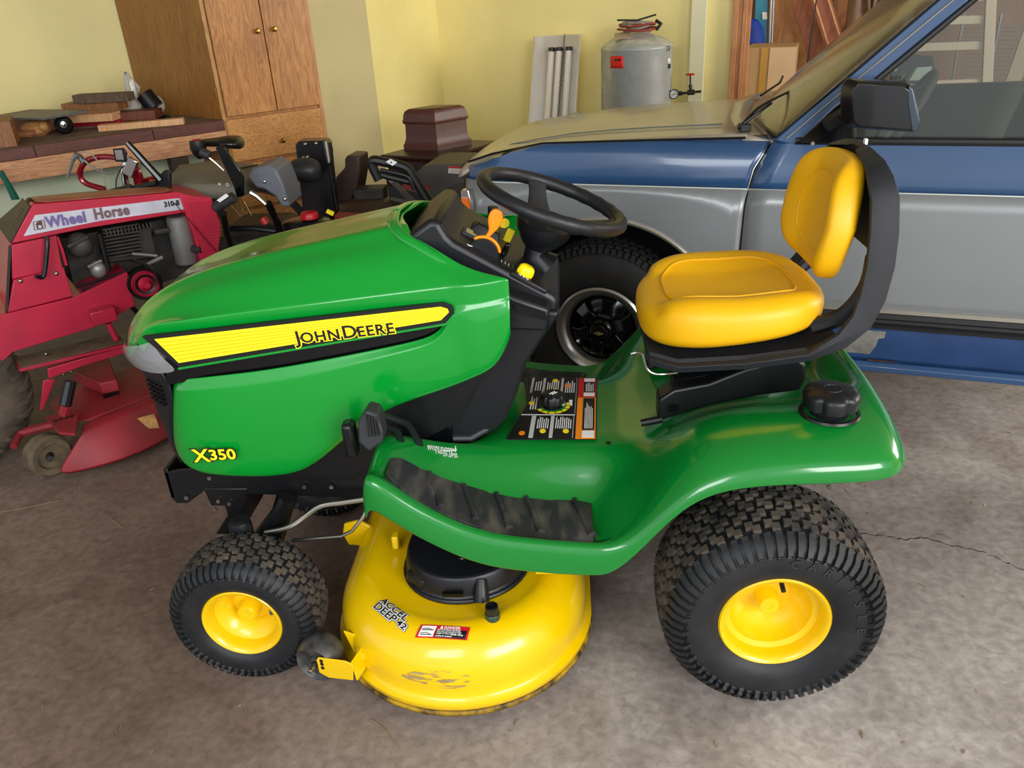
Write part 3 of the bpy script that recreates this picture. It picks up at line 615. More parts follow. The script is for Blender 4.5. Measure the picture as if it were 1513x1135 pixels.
# ---- chassis
mb = MB()
for sd in (1, -1):
    mb.prism([V((x, -.165*sd, z)) for x, z in [(-1.50, .395), (-1.50, .475), (-1.40, .49), (-.55, .49), (-.30, .52), (.26, .56), (.26, .44), (-.2, .40), (-.96, .385), (-1.30, .405), (-1.40, .42), (-1.46, .378), (-1.49, .378)]], (0, .008*sd, 0))
mb.box((-1.495, 0, .44), (.012, .33, .09)); mb.box((.255, 0, .50), (.01, .33, .12)); ch = mb.build('chassis', BLKM, T, bev=.002)
mb = MB(); mb.prism([V((x, -.20, z)) for x, z in [(.13, .62), (.20, .62), (.215, .50), (.19, .44), (.06, .44), (.05, .50)]], (0, .01, 0)); mb.prism([V((x, .20, z)) for x, z in [(.13, .62), (.20, .62), (.215, .50), (.19, .44), (.06, .44), (.05, .50)]], (0, -.01, 0)); mb.build('rear_plate', BLKM, T, bev=.002)
for u, v in [(1140, 724), (1225, 719)]:
    q = aY(u, v, -.21); mb = MB(); mb.cyl(q, q+V((0, -.004, 0)), .006); mb.build('bolt', STL, ch)
for u, v in [(310, 706), (323, 740), (339, 744), (318, 752), (276, 735), (450, 719), (490, 719)]:
    q = aY(u, v, -.172); mb = MB(); mb.cyl(q, q+V((0, -.005, 0)), .0055, n=8); mb.build('bolt', STL, ch)
mb = MB(); mb.prism([aY(u, v, -.168) for u, v in [(300, 722), (365, 722), (362, 745), (356, 790), (318, 790), (336, 762), (332, 748), (312, 748)]], (0, .33, 0)); mb.build('axle_bracket', BLKM, T, bev=.003)
mb = MB(); mb.tube([(-1.24, -.30, .25), (-1.24, -.2, .27), (-1.24, 0, .33), (-1.24, .2, .27), (-1.24, .30, .25)], .028, 12); mb.build('front_axle', BLKM, T)
mb = MB(); mb.tube(spline([aY(u, v, -.2) for u, v in [(425, 735), (415, 755), (400, 775), (385, 795)]], 4), .022, 10); mb.build('axle_strut', BLKM, T)
for sd in (1, -1):
    c_ = V((-1.285, -.255*sd, 0)); mb = MB(); mb.lathe([(.001, .392), (.014, .392), (.025, .386), (.0285, .374), (.0285, .33), (.032, .32), (.034, .25), (.03, .16), (.001, .16)], c_, Z, 24); mb.build('kingpin', BLK, T)
mb = MB(); mb.box((0, 0, .26), (.2, .36, .16)); mb.build('transaxle', BLKM, T, bev=.03)
mb = MB(); mb.box((-.15, 0, .42), (.5, .32, .14)); mb.box((-.7, 0, .42), (.45, .3, .12)); mb.build('drive_housing', BLKM, T, bev=.02)
mb = MB(); mb.tube([(0, -.3, .249), (0, .3, .249)], .028, 16); mb.build('rear_axle', BLKM, T)
# linkage rods
mb = MB(); mb.tube(spline([aY(392, 787, -.24), aY(425, 780, -.24), aY(450, 764, -.22), aY(474, 748, -.21), aY(505, 743, -.2), aY(545, 737, -.19)], 4), .0075, 10); mb.build('steering_rod', STL, T)
mb = MB(); mb.tube([aY(432, 799, -.20), aY(470, 795, -.20), aY(505, 792, -.20), aY(520, 785, -.20), aY(536, 765, -.19), aY(546, 745, -.18)], .005, 8); mb.build('lift_rod', STL, T)
# pedal
pa = [aY(540, 607, -.36), aY(557, 612, -.36), aY(565, 640, -.38), aY(565, 655, -.38), aY(545, 669, -.38), aY(529, 655, -.37), aY(528, 625, -.36)]
mb = MB(); mb.prism(pa, (.004, .04, .006)); pd = mb.build('pedal', DGR, T, bev=.006, segs=3)
for i in range(5):
    a_ = aY(540+i*4.2, 612+i*.9, -.364); b_ = aY(545+i*4.2, 646-i*.6, -.382); mb = MB(); mb.tube([a_, b_], .0022, 6); mb.build('pedal_groove', BLKM, pd)
mb = MB(); mb.tube(spline([aY(560, 613, -.31), aY(590, 622, -.28), aY(605, 630, -.26), aY(622, 660, -.24)], 4), .008, 8); mb.tube(spline([aY(565, 627, -.31), aY(585, 635, -.28), aY(592, 650, -.26), aY(600, 670, -.24)], 4), .008, 8); mb.build('pedal_arm', BLK, pd)
mb = MB(); mb.box(aY(518, 648, -.30), (.03, .04, .09)); mb.build('pedal_bracket', BLKM, T, bev=.01)

# ---- wheels
def tyre(name, c, R, wd, rr, nrow, nb, bh, side, par, nlug, dish, hubr, hub_out, rowspan, label=None):
    # c: wheel centre at mid width, axis towards outside (0,-side,0)
    ax = V((0, -side, 0)); hw = wd/2; Rc = R-bh
    def cr(h): return Rc-.010*(abs(h)/hw)**2.2*(R/.19)-(.0 if abs(h) < hw*.72 else (abs(h)/hw-.72)**1.6*.10*(R/.2))
    prof = [(rr-.006, hw*.70), (rr, hw*.80), (rr+.006, hw*.84)]
    sw = [(.12, .93), (.3, 1.0), (.5, 1.01), (.68, .98), (.8, .93)]
    for f, g in sw: prof.append((lerp(rr, Rc, f), hw*g))
    for g in (.82, .72, .5, .25, 0): prof.append((cr(hw*g), hw*g))
    full = prof+[(r, -h) for r, h in reversed(prof[:-1])]
    mb = MB(); mb.lathe(full, c, ax, 72); W = mb.build(name, RUB, par, ang=60, label=label)
    def pt(th, h, r): return c+ax*h+(X*math.cos(th)+Z*math.sin(th))*r
    lug = MB(); mb = MB(); rp = rowspan*wd/nrow; pitch = 2*PI/nb
    for k in range(nrow):
        h0 = (k-(nrow-1)/2)*rp; b = rp*.43; s = rp*.36
        for j in range(nb):
            t0 = (j+.5*(k % 2))*pitch; a = pitch*.40; fl = 1 if k % 2 else -1
            pl2 = [(-a, -b), (.12*a, -b), (.12*a, -b+s), (a, -b+s), (a, b), (-.12*a, b), (-.12*a, b-s), (-a, b-s)]
            bot = [pt(t0+u_*1.0, h0+v_*fl, cr(h0)-.004) for u_, v_ in pl2]; tp = [pt(t0+u_*.93, h0+v_*.93*fl, cr(h0+v_*fl)+bh*.95) for u_, v_ in pl2]
            if fl < 0: bot.reverse(); tp.reverse()
            n = 8; mb.add(bot+tp, [tuple(range(n, 2*n))]+[(i, (i+1) % n, (i+1) % n+n, i+n) for i in range(n)])
    for sd in (1, -1):
        for j in range(nlug):
            t0 = (j+.5)*2*PI/nlug; a = PI/nlug*.60; hs = rowspan*wd/2
            pr = [(cr(hs+.002)+bh*.8, hs+.003), (cr(hw*.84)+bh*.6, hw*.84), (lerp(rr, Rc, .86)+bh*.2, hw*.95), (lerp(rr, Rc, .70), hw*1.03+bh*.4), (lerp(rr, Rc, .62), hw*1.01)]
            if j % 2: pr = pr[:-1]+[(lerp(rr, Rc, .66), hw*1.0)]
            rg = []
            for m_, (r_, h_) in enumerate(pr):
                w2 = a*(1 if m_ < 3 else .85); sk = .10*a*m_
                rg.append([pt(t0-w2+sk, h_*sd, r_), pt(t0+w2+sk, h_*sd, r_), pt(t0+w2*1.05+sk, h_*sd*.97, r_-bh*1.1), pt(t0-w2*1.05+sk, h_*sd*.97, r_-bh*1.1)])
            lug.rings(rg)
    lug.build('shoulder_lugs', RUB, W, ang=30, kind='stuff', fix=False)
    mb.build('tread', TREAD, W, ang=30, kind='stuff', fix=False)
    # rim
    e = hw*.84
    rp_ = [(rr+.004, e-.006), (rr+.007, e), (rr+.003, e+.004), (rr-.004, e+.001), (rr-.010, e-.012), (rr-.014, e-.03), (rr-.026, e-.036), (rr-.032, e-dish*.62), (rr-.045, e-dish*.8), (rr*.48, e-dish), (hubr+.004, e-dish), (hubr, e-dish+.004), (hubr, e-dish+hub_out), (hubr*.85, e-dish+hub_out+.004), (hubr*.35, e-dish+hub_out+.004), (hubr*.3, e-dish+hub_out+.002), (.0005, e-dish+hub_out+.002)]
    mb = MB(); mb.lathe(rp_, c, ax, 64); mb.build('rim', YRIM, W, ang=45)
    return W, e
rw = {}
for sd, lb in ((1, None), (-1, None)):
    W, e = tyre('rear_wheel', V((0, -.373*sd, .254)), .254, .25, .118, 5, 38, .009, sd, T, 64, .095, .024, .04, .74)
    if sd == 1:
        c_ = V((0, -.373*sd-e, .254)); st = aY(1158, 872, -.47); mb = MB(); mb.tube([st+V((0, .03, .004)), st+V((0, .0, -.004))], .0055, 10); mb.build('valve_stem', BLK, W)
        for i, chh in enumerate('CARLISLE'):
            a_ = math.radians(84-i*12.2); rd = V((math.cos(a_), 0, math.sin(a_))); tg = V((math.sin(a_), 0, -math.cos(a_)))
            text(chh, .028, V((0, -.373-.1275, .254))+rd*.172-tg*.008, tg, rd, mat('raised letter', '#2e2f33', .5), W, ext=.0008)
for sd in (1, -1):
    W, e = tyre('front_wheel', V((-1.262, -.345*sd, .19)), .19, .155, .094, 4, 32, .008, sd, T, 56, .07, .024, .035, .70)
    if sd == 1:
        st = aY(400, 908, -.40); mb = MB(); mb.tube([st+V((-.006, .02, -.006)), st+V((.004, -.002, .006))], .0055, 10); mb.build('valve_stem', BLK, W)

# ---- mower deck
DC = [(V((-.735, -.225, 0)), 1.0)]
def hull(r, z, n=72):
    out = []
    for k in range(n):
        t = 2*PI*k/n; c_, s_ = math.cos(t), math.sin(t)
        p_ = V((-.735+r*c_, (-.225 if s_ < 0 else .20)+r*s_, z)); out.append(p_)
    return out
dk = MB(); prof = [(.310, .045), (.322, .05), (.333, .062), (.334, .075), (.322, .082), (.317, .09), (.321, .12), (.318, .15), (.307, .18), (.288, .207), (.262, .224), (.235, .232), (.215, .228), (.20, .224), (.10, .224), (.01, .224)]
dk.rings([hull(r, z) for r, z in prof], cap=False)
DK = dk.build('mower_deck', YEL, T, ang=50, label='yellow cutting deck with worn rim')
mb = MB(); mb.rings([hull(r, z) for r, z in [(.3345, .044), (.3355, .052), (.332, .058)]], cap=False); mb.build('deck_lip', mat('rusty lip', '#b08a10', .55, col2='#3a2a16', scale=22, lo=.38, hi=.62), DK, ang=180, solid=.003)
# scrape on the rim
# black pulley cover
def cov(r, z, k=1):
    out = []
    for j in range(40):
        t = 2*PI*j/40; c_, s_ = math.cos(t), math.sin(t)
        out.append(V((-.73+r*.93*c_*(1.12 if c_ > 0 else 1), -.235+r*s_*(.93 if s_ < 0 else 1.5), z)))
    return out
mb = MB(); mb.rings([cov(.165, .225), cov(.166, .235), cov(.155, .24), cov(.15, .285), cov(.143, .294), cov(.02, .296)]); pc_ = mb.build('pulley_cover', BLK, DK, bev=.004)
mb = MB(); q = V((-.735, -.225, .24)); mb.prism([q+V(p) for p in [(-.135, -.085, 0), (-.085, -.13, 0), (-.05, -.07, 0), (-.10, -.03, 0)]], (.01, 0, .03)); mb.build('cover_tab', BLK, pc_, bev=.008)
mb = MB(); mb.tube([(-.668, -.385, .237), (-.668, -.375, .26), (-.668, -.36, .283)], [.020, .018, .014], 12); mb.build('cover_boss', BLK, pc_)
mb = MB(); mb.box(V((-.735, -.390, .262)), (.05, .01, .010)); mb.build('cover_slot', BLKG, pc_)
for x, y in [(-.80, -.20), (-.72, -.29), (-.69, -.285)]:
    mb = MB(); mb.tube([V((x+.012*math.cos(t), y+.012*math.sin(t), .297)) for t in [2*PI*k/14 for k in range(15)]], .002, 5, cap=False); mb.build('cover_ring', BLKG, pc_)
# wash port
wp = aZ(729, 923, .205)
mb = MB(); mb.lathe([(.001, .0), (.03, .0), (.03, .004), (.018, .006), (.018, .04), (.016, .042), (.001, .042)], wp, Z+V((0, -.1, 0)), 24); wpo = mb.build('wash_port', mat('port green', '#1d3d2e', .35), DK)
mb = MB(); mb.lathe([(.0155, .04), (.0155, .062), (.012, .064), (.011, .05), (.001, .05)], wp, Z+V((0, -.1, 0)), 24); mb.build('port_nozzle', BLK, wpo)
mb = MB(); q = aZ(712, 925, .207); mb.cyl(q, q+Z*.008, .009, n=6); mb.box(q+V((.02, .004, -.001)), (.05, .02, .003)); mb.build('port_clamp', STL, wpo)
from mathutils.bvhtree import BVHTree
BV = BVHTree.FromPolygons([tuple(q) for q in dk.v], dk.f)
def drape(mb, p0, n0):   # lay a flat print (built around plane p0, n0) on the dome
    out = []
    for q in mb.v:
        h = (q-p0).dot(n0); loc, nn_, i_, d_ = BV.find_nearest(q-n0*h)
        if nn_.dot(n0) < 0: nn_ = -nn_
        out.append(loc+nn_*(h+.0022))
    mb.v = out; return mb
def decal(u0, v0, zg, nx, ny, nz, w_, h_, ang):
    return None
n_d = V((-.02, -.62, .78)).normalized()
def dplane(u, v, p0, n): d = ray(u, v); return CP+d*((p0-CP).dot(n)/d.dot(n))
pD = V((-.77, -.497, .2))+n_d*.010
ld = [dplane(u, v, pD, n_d) for u, v in [(621, 920), (695, 925), (690, 947), (613, 942)]]
def DLp(s, t, h=0): return ld[3].lerp(ld[2], s).lerp(ld[0].lerp(ld[1], s), t)+n_d*h
def dq(s0, s1, t0, t1, m_, h, name='label_panel', par=None, label=None):
    mb = MB(); mb.grid([[DLp(lerp(s0, s1, i/14), lerp(t0, t1, j/6), h) for j in range(7)] for i in range(15)]); drape(mb, pD, n_d); return mb.build(name, m_, par, label=label)
dl = dq(0, 1, 0, 1, RPR, 0, 'danger_label', DK, 'red danger sticker')
dq(.37, .96, .07, .66, BPR, .0008, par=dl); dq(.05, .34, .10, .90, WHT, .0008, par=dl)
def dtext(body, size, p, r, u, n, m_, par, p0, off=0, h=.0015, sx=1):
    o_ = text(body, size, p+n*h, r, u, m_, par, ext=.0001, off=off, sx=sx)
    for q in o_.data.vertices:
        c_ = q.co; hh = (c_-p0).dot(n); loc, nn_, i_, d_ = BV.find_nearest(c_-n*hh); nn_ = nn_ if nn_.dot(n) > 0 else -nn_; q.co = loc+nn_*(hh+.0022)
dr = (ld[2]-ld[3]).normalized(); du = n_d.cross(dr); du = du if du.z > 0 else -du
dtext('DANGER', .0095, DLp(.50, .72), dr, du, n_d, WHT, dl, pD, .0002)
mb = MB(); q = DLp(.45, .80, .0016); mb.prism([q+dr*-.004-du*.003, q+dr*.004-du*.003, q+du*.005], n_d*.0004); drape(mb, pD, n_d); mb.build('warning_triangle', WHT, dl)
for i, s_ in enumerate(['ROTATING BLADE', 'Do not put hands or feet', 'under or into mower when', 'engine is running']):
    dtext(s_, .0056 if i else .0065, DLp(.39, .53-.135*i), dr, du, n_d, WHT, dl, pD, .0001, .0018)
for t in (.25, .6):
    mb = MB(); mb.tube([DLp(.08, t+.06, .0015), DLp(.2, t+.08, .0015), DLp(.28, t-.02, .0015)], .0008, 5); mb.tube([DLp(.08, t-.04, .0015), DLp(.31, t-.03, .0015)], .001, 5); drape(mb, pD, n_d); mb.build('label_drawing', BPR, dl)
def onD(u, v): return BV.ray_cast(CP, ray(u, v).normalized())[:2]
(ea, n1), (eb, n2), (ec, n3) = onD(561, 889), onD(598, 919), onD(576, 902)
n_e = n3 if n3.dot(CP-ec) > 0 else -n3
er = (eb-ea); er = (er-n_e*er.dot(n_e)); LN = er.length; er.normalize(); eu = n_e.cross(er); pE = ec
def twid(body, size):
    t_ = text(body, size, (0, 0, 0), X, Y, BPR, None); w_ = max(q.co.x for q in t_.data.vertices); bpy.data.objects.remove(t_); return w_
for body, p_, sz, ln in [('ACCEL', ea, .026, LN), ('DEEP', ea-eu*.0205-er*.001, .026, LN*.80), ('42', ea-eu*.017+er*LN*.86, .020, LN*.30)]:
    k_ = ln/twid(body, sz)
    for m_, of, h_ in [(BPR, .0030, 0), (WHT, .0021, .0010), (BPR, .0004, .0020)]:
        dtext(body, sz, p_, er, eu, n_e, m_, DK, pE, of, h_, sx=k_)
# scraped paint on the rim
sm = bpy.data.materials.new('scraped paint'); sm.use_nodes = True; nt = sm.node_tree; pn = nt.nodes['Principled BSDF']; pn.inputs['Base Color'].default_value = L('#a08a5a'); pn.inputs['Roughness'].default_value = .7
tcn_ = nt.nodes.new('ShaderNodeTexCoord'); mpn = nt.nodes.new('ShaderNodeMapping'); mpn.inputs['Scale'].default_value = (9, 20, 60); nz = nt.nodes.new('ShaderNodeTexNoise'); nz.inputs['Scale'].default_value = 2.2; nz.inputs['Detail'].default_value = 8
rmp = nt.nodes.new('ShaderNodeValToRGB'); rmp.color_ramp.elements[0].position = .50; rmp.color_ramp.elements[1].position = .62
nt.links.new(tcn_.outputs['Object'], mpn.inputs[0]); nt.links.new(mpn.outputs[0], nz.inputs[0]); nt.links.new(nz.outputs[0], rmp.inputs[0]); nt.links.new(rmp.outputs[0], pn.inputs['Alpha'])
for u0, u1, v0, v1 in [(592, 705, 988, 1008), (620, 690, 1000, 1014)]:
    R = []
    for i in range(17):
        t = i/16; e_ = math.sin(PI*t)**.6; row = []
        for j in range(5):
            q, nq = onD(lerp(u0, u1, t), lerp(v0, v1, .5)+(v1-v0)*(j/4-.5)*e_+6*t)
            row.append(q+(nq if nq.dot(CP-q) > 0 else -nq)*.0012)
        R.append(row)
    mb = MB(); mb.grid(R); mb.build('scrape', sm, DK)
# gauge wheel
gc = aY(475, 969, -.435); gp = aY(474, 984, -.47)
mb = MB(); ga = V((.28, .96, 0)).normalized(); mb.lathe([(.008, -.028), (.018, -.028), (.02, -.02), (.040, -.022), (.050, -.032), (.058, -.020), (.060, 0), (.058, .020), (.050, .032), (.03, .034), (.008, .028)], gc, ga, 40); G = mb.build('gauge_wheel', mat('worn black poly', '#26272a', .4, col2='#4a4845', scale=30), DK)
gp = gp-(-ga)*.040
mb = MB(); g_n = -ga; gx = V((.96, -.28, 0))
o_ = gp+g_n*.040
mb.prism([o_+gx*x+Z*z for x, z in [(-.006, -.02), (-.006, .022), (.0, .030), (.075, .040), (.095, .035), (.088, -.018), (.02, -.03)]], g_n*.004)
mb.prism([o_+gx*.088+Z*.038, o_+gx*.094+Z*-.02, o_+gx*.094+Z*-.02-g_n*.075, o_+gx*.088+Z*.038-g_n*.075], gx*.004)
mb.prism([o_+gx*.03+Z*.055-g_n*.07, o_+gx*.095+Z*.048-g_n*.07, o_+gx*.095+Z*-.01-g_n*.07, o_+gx*.05+Z*-.01-g_n*.07], g_n*-.004)
mb.box(o_+gx*.115-g_n*.075+Z*.018, (.09, .06, .02)); mb.build('gauge_bracket', YEL, G, bev=.0015)
mb = MB(); mb.tube([gc+g_n*.055, gc-g_n*.03], .006, 10); mb.build('axle_bolt', STL, G, bev=.001)
mb = MB(); 
for z_ in (.0, .012, .022): mb.cyl(o_+gx*.008+Z*(z_+.0)+g_n*.0035, o_+gx*.008+Z*z_+g_n*.005, .005, n=12)
mb.build('height_slot', BPR, G)
# deck hangers
mb = MB(); mb.prism([aY(u, v, -.05) for u, v in [(508, 775), (530, 770), (560, 785), (545, 808), (515, 806), (506, 790)]], (0, .012, 0)); mb.build('lift_bracket', YEL, DK, bev=.004)
mb = MB(); a_ = V((-.485, -.30, .262)); mb.box(a_, (.11, .03, .010)); mb.box(a_+V((0, .015, .03)), (.11, .008, .07)); mb.build('hanger', YEL, DK, bev=.003)
mb = MB(); mb.box((-.915, -.17, .255), (.018, .03, .04)); mb.build('hanger', YEL, DK, bev=.004)
# ================================================================ PICKUP TRUCK
TP = V((-.30, 1.0, 0)); DD = V((math.cos(math.radians(17)), -math.sin(math.radians(17)), 0)); NN = V((math.sin(math.radians(17)), math.cos(math.radians(17)), 0))
def S(s, z, w=0): return TP+DD*s+NN*w+Z*z
def spx(u, v, w=0):
    d = ray(u, v); q0 = TP+NN*w; return CP+d*((q0-CP).dot(NN)/d.dot(NN))
TR = thing('pickup_truck', 'two-tone blue and silver older pickup truck parked behind the mower', 'truck', S(.7, 0, .8))
TBL = mat('truck blue paint', '#2a4a72', .28, coat=.6, var=.08, scale=2)
TSV = mat('truck silver paint', '#84888a', .38, .3, coat=.3, var=.05, scale=1.5)
THD = mat('dusty hood paint', '#a39b8d', .3, .15, coat=.35, var=.10, scale=5)
TRK = mat('rocker blue', '#1a3660', .4, col2='#1f406e', scale=6)
BRS = mat('black rubber strip', '#1b1b1d', .5)
CHRW = mat('bright trim', '#d9d6cc', .25, .9)
def seam_s(z): return interp([(.3, .478), (.69, .473), (.86, .477), (.97, .50), (1.06, .547)], z)
def nose_s(z): return interp([(.45, -.60), (.7, -.58), (.8, -.575), (.9, -.567), (.95, -.553), (.985, -.50)], z)
def wz(z): return interp([(.25, .03), (.42, .0), (.55, -.01), (.8, -.004), (.905, .0), (.96, .006), (1.03, .02), (1.052, .05), (1.062, .085)], z)
AC, AR = (0, .345), .44
def zlow(s):
    if abs(s) < AR-.002: return AC[1]+math.sqrt(AR*AR-s*s)
    return .46 if s > 0 else .42
def ftop(s): return interp([(-.57, .955), (-.5, .985), (-.4, 1.005), (-.25, 1.035), (.1, 1.048), (.47, 1.06)], s)
def fender_pt(s0, z):
    k = max(0, (s0-.25)/.223); kn = max(0, (-.35-s0)/.25)
    s = s0+(seam_s(z)-.473-.004)*k+(nose_s(z)+.60)*kn
    w = wz(z)+max(0, -.40-s0)**2*1.6
    return S(s, z, w)
cs = [-.60, -.58, -.54, -.50, -.46]+[-.4395]+[-.435, -.42, -.40, -.36, -.31, -.25, -.18, -.1, 0, .1, .18, .25, .31, .36, .40, .42, .435]+[.4395, .455, .473]
up = MB(); lo = MB(); R1 = []; R2 = []
for s0 in cs:
    t_ = ftop(s0); r = []
    for f in (0, .25, .5, .75, .9, 1): r.append(fender_pt(s0, lerp(.905, t_, f)))
    q = r[-1]; r.append(q+NN*.03+Z*.006); R1.append(r)
    zl = zlow(s0); R2.append([fender_pt(s0, zl)+NN*.04, fender_pt(s0, zl)]+[fender_pt(s0, lerp(zl, .905, f)) for f in (.05, .2, .4, .6, .8, 1)])
up.grid(R1); lo.grid(R2)
FU = up.build('fender_upper', TBL, TR, ang=50, solid=.004); lo.build('fender_lower', TSV, TR, ang=50, solid=.004)
mb = MB(); P_ = [S(AR*math.cos(t)*1.0, AC[1]+AR*math.sin(t), wz(AC[1]+AR*math.sin(t))-.006) for t in [PI*k/40 for k in range(-1, 42)]]
mb.tube(P_, .0085, 8); mb.build('arch_trim', CHRW, TR)
mb = MB(); R = [[S(AR*math.cos(t)*.995, AC[1]+AR*math.sin(t)*.995, .01), S(AR*math.cos(t), AC[1]+AR*math.sin(t), .34)] for t in [PI*k/30-.1 for k in range(32)]]; mb.grid(R); mb.add([S(-.46, .2, .34), S(.46, .2, .34), S(.46, .86, .34), S(-.46, .86, .34)], [(0, 1, 2, 3)]); mb.build('wheel_well', mat('well black', '#060606', .9), TR)
# door
DR = MB(); cols_ = [0, .05, .2, .4, .6, .8, 1]; SE = 1.95; R1 = []; R2 = []
for f in cols_:
    R1.append([S(lerp(seam_s(z)+.004, SE, f), z, wz(z)) for z in (.905, .93, .96, .985)]+[S(lerp(seam_s(.998)+.004, SE, f), .995, .012), S(lerp(seam_s(1.02)+.004, SE, f), 1.02, .016), S(lerp(seam_s(1.05)+.004, SE, f), 1.052, .018), S(lerp(seam_s(1.06)+.004, SE, f), 1.06, .05)])
    R2.append([S(lerp(seam_s(z)+.004, SE, f), z, wz(z)) for z in (.505, .55, .65, .75, .85, .905)])
up = MB(); up.grid(R1); door = up.build('door', TBL, TR, ang=60, solid=.004)
up = MB(); up.grid(R2); up.build('door_lower_panel', TSV, door, ang=60, solid=.004)
mb = MB(); mb.grid([[S(seam_s(z)-.002, z, wz(z)+.012), S(seam_s(z)+.006, z, wz(z)+.012)] for z in (.46, .6, .69, .8, .86, .93, .97, 1.02, 1.06)]); mb.build('door_gap', BPR, TR)
mb = MB(); mb.tube([S(seam_s(z)-.003, z, wz(z)-.001) for z in (.50, .6, .69, .8, .86, .93, .97, 1.02, 1.058)], .002, 6); mb.build('edge_highlight', CHRW, TR)
# pinstripes
for z_, r_, m_ in [(.905, .004, mat('stripe cream', '#b9bdb8', .4)), (.896, .0016, mat('stripe blue', '#4c88b0', .4)), (.884, .0024, mat('stripe blue', '#4c88b0', .4))]:
    mb = MB(); P_ = [fender_pt(s0, z_)+NN*-.0008 for s0 in cs[2:]]; mb.grid([[p-Z*r_, p+Z*r_] for p in P_]); mb.build('pinstripe', m_, TR, solid=.0006)
    mb = MB(); mb.grid([[S(s, z_-r_, wz(z_)-.0012), S(s, z_+r_, wz(z_)-.0012)] for s in (.485, 1.0, SE)]); mb.build('pinstripe', m_, door, solid=.0006)
# lower moulding, rocker
def bar(s0, s1, prof, name, m_, par=TR, bev=0):
    mb = MB(); mb.rings([[S(s, z, w) for z, w in prof] for s in (s0, s1)]); return mb.build(name, m_, par, bev=bev)
bar(.445, 2.3, [(.508, -.016), (.522, -.018), (.524, -.008), (.508, -.004)], 'bright_moulding', CHRW)
bar(.445, 2.3, [(.445, .0), (.45, -.014), (.46, -.016), (.464, -.010), (.474, -.018), (.482, -.012), (.49, -.020), (.506, -.018), (.508, 0)], 'rubber_moulding', BRS)
bar(.445, 2.3, [(.447, .004), (.40, .0), (.33, .012), (.312, .03), (.312, .06), (.447, .06)], 'rocker_panel', TRK)
bar(.445, 2.3, [(.310, .026), (.296, .012), (.278, .014), (.268, .03), (.27, .05), (.31, .05)], 'pinch_flange', TBL, bev=.003)
mb = MB(); mb.grid([[S(lerp(.84, e_, f), z, interp([(.33, .012), (.40, 0), (.447, .004)], z)-.0016) for f in (0, .5, 1)] for z, e_ in [(.436, .975), (.412, .972), (.409, .955), (.38, .95), (.345, .935)]]); mb.build('tape_patch', mat('duct tape', '#74736d', .5, var=.2, scale=40), TR)
mb = MB(); mb.prism([S(.93, .323, .013), S(1.02, .322, .013), S(1.03, .316, .020), S(.93, .314, .020)], NN*-.001); mb.build('rust_patch', mat('rust', '#4a2616', .9, col2='#7a4526', scale=60), TR)
# rear body side behind the door
mb = MB(); mb.grid([[S(s, z, wz(z)) for z in (.505, .7, .905, .98, 1.05)] for s in (SE+.01, 2.7)]); mb.build('rear_side_panel', TSV, TR, solid=.004)
# front face
mb = MB(); mb.rings([[S(s, z, w) for s, z in [(-.60, .40), (-.585, .9), (-.55, .945), (-.50, .95), (-.45, .40)]] for w in (.10, .5, 1.0, 1.45)]); mb.build('front_panel', TSV, TR, bev=.01)
mb = MB(); mb.prism([S(-.605, .74, .30), S(-.60, .87, .30), S(-.60, .87, 1.25), S(-.605, .74, 1.25)], DD*.02); g_ = mb.build('radiator_grille', BLKG, TR)
for i in range(5):
    mb = MB(); mb.box(S(-.612, .76+i*.024, .775), (.012, .95, .006), Matrix.Rotation(math.radians(-17), 3, 'Z')); mb.build('grille_bar', CHRW, g_)
for w0 in (.12, 1.28):
    mb = MB(); mb.prism([S(-.61, .76, w0), S(-.60, .87, w0), S(-.60, .87, w0+.16), S(-.61, .76, w0+.16)], DD*.02); mb.build('headlamp', CHR, TR, bev=.006)
mb = MB(); mb.rings([[S(-.68+.06*abs(w-.75)**2, z, w) for z in (.42, .58)]+[S(-.60+.03*abs(w-.75)**2, z, w) for z in (.58, .42)] for w in (-.02, .2, .75, 1.3, 1.52)]); mb.build('bumper', CHR, TR, bev=.015)
# side marker lamp
q = [spx(u, v, -.012) for u, v in [(681, 281), (692, 281), (698, 312), (680, 310)]]
mb = MB(); mb.prism(q, NN*.03); lm = mb.build('side_marker_lamp', CHR, TR, bev=.003)
q = [spx(u, v, -.016) for u, v in [(682, 292), (692, 293), (694, 309), (682, 307)]]
mb = MB(); mb.prism(q, NN*.01); mb.build('amber_lens', mat('amber lens', '#e0670a', .15, coat=1), lm)
# hood
def hz(s, w):
    c_ = interp([(-.58, .925), (-.54, .955), (-.45, .985), (-.25, 1.022), (0, 1.045), (.25, 1.058), (.50, 1.068)], s)
    return c_+.016*(1-((w-.62)/.62)**2)-(.02 if w < .065 else 0)-.085*max(0, (w-.9)/.55)**1.6
R = []
for s in (-.585, -.56, -.52, -.45, -.35, -.2, -.05, .1, .25, .38, .475):
    R.append([S(s+.09*(1-((w-.75)/.75)**2)*(-1 if s < -.4 else (-.3 if s < 0 else -.55*(s/.475))), hz(s, w)-.004, w) for w in (.062, .075, .12, .20, .235, .25, .27, .36, .5, .7, .9, 1.05, 1.15, 1.25, 1.35, 1.45)])
mb = MB(); mb.grid(R); hd = mb.build('hood', THD, TR, ang=60, solid=.01)
mb = MB(); mb.grid([[S(s, hz(s, .25)+.003, .243), S(s, hz(s, .25)+.004, .262)] for s in (-.50, -.45, -.35, -.2, -.05, .1, .25, .36)]); mb.build('hood_stripe', TBL, hd, solid=.001)
mb = MB(); mb.tube([S(s, ftop(s)+.004, .054) for s in (-.55, -.45, -.25, 0, .25, .46)], .0045, 6); mb.build('hood_gap', BPR, TR)
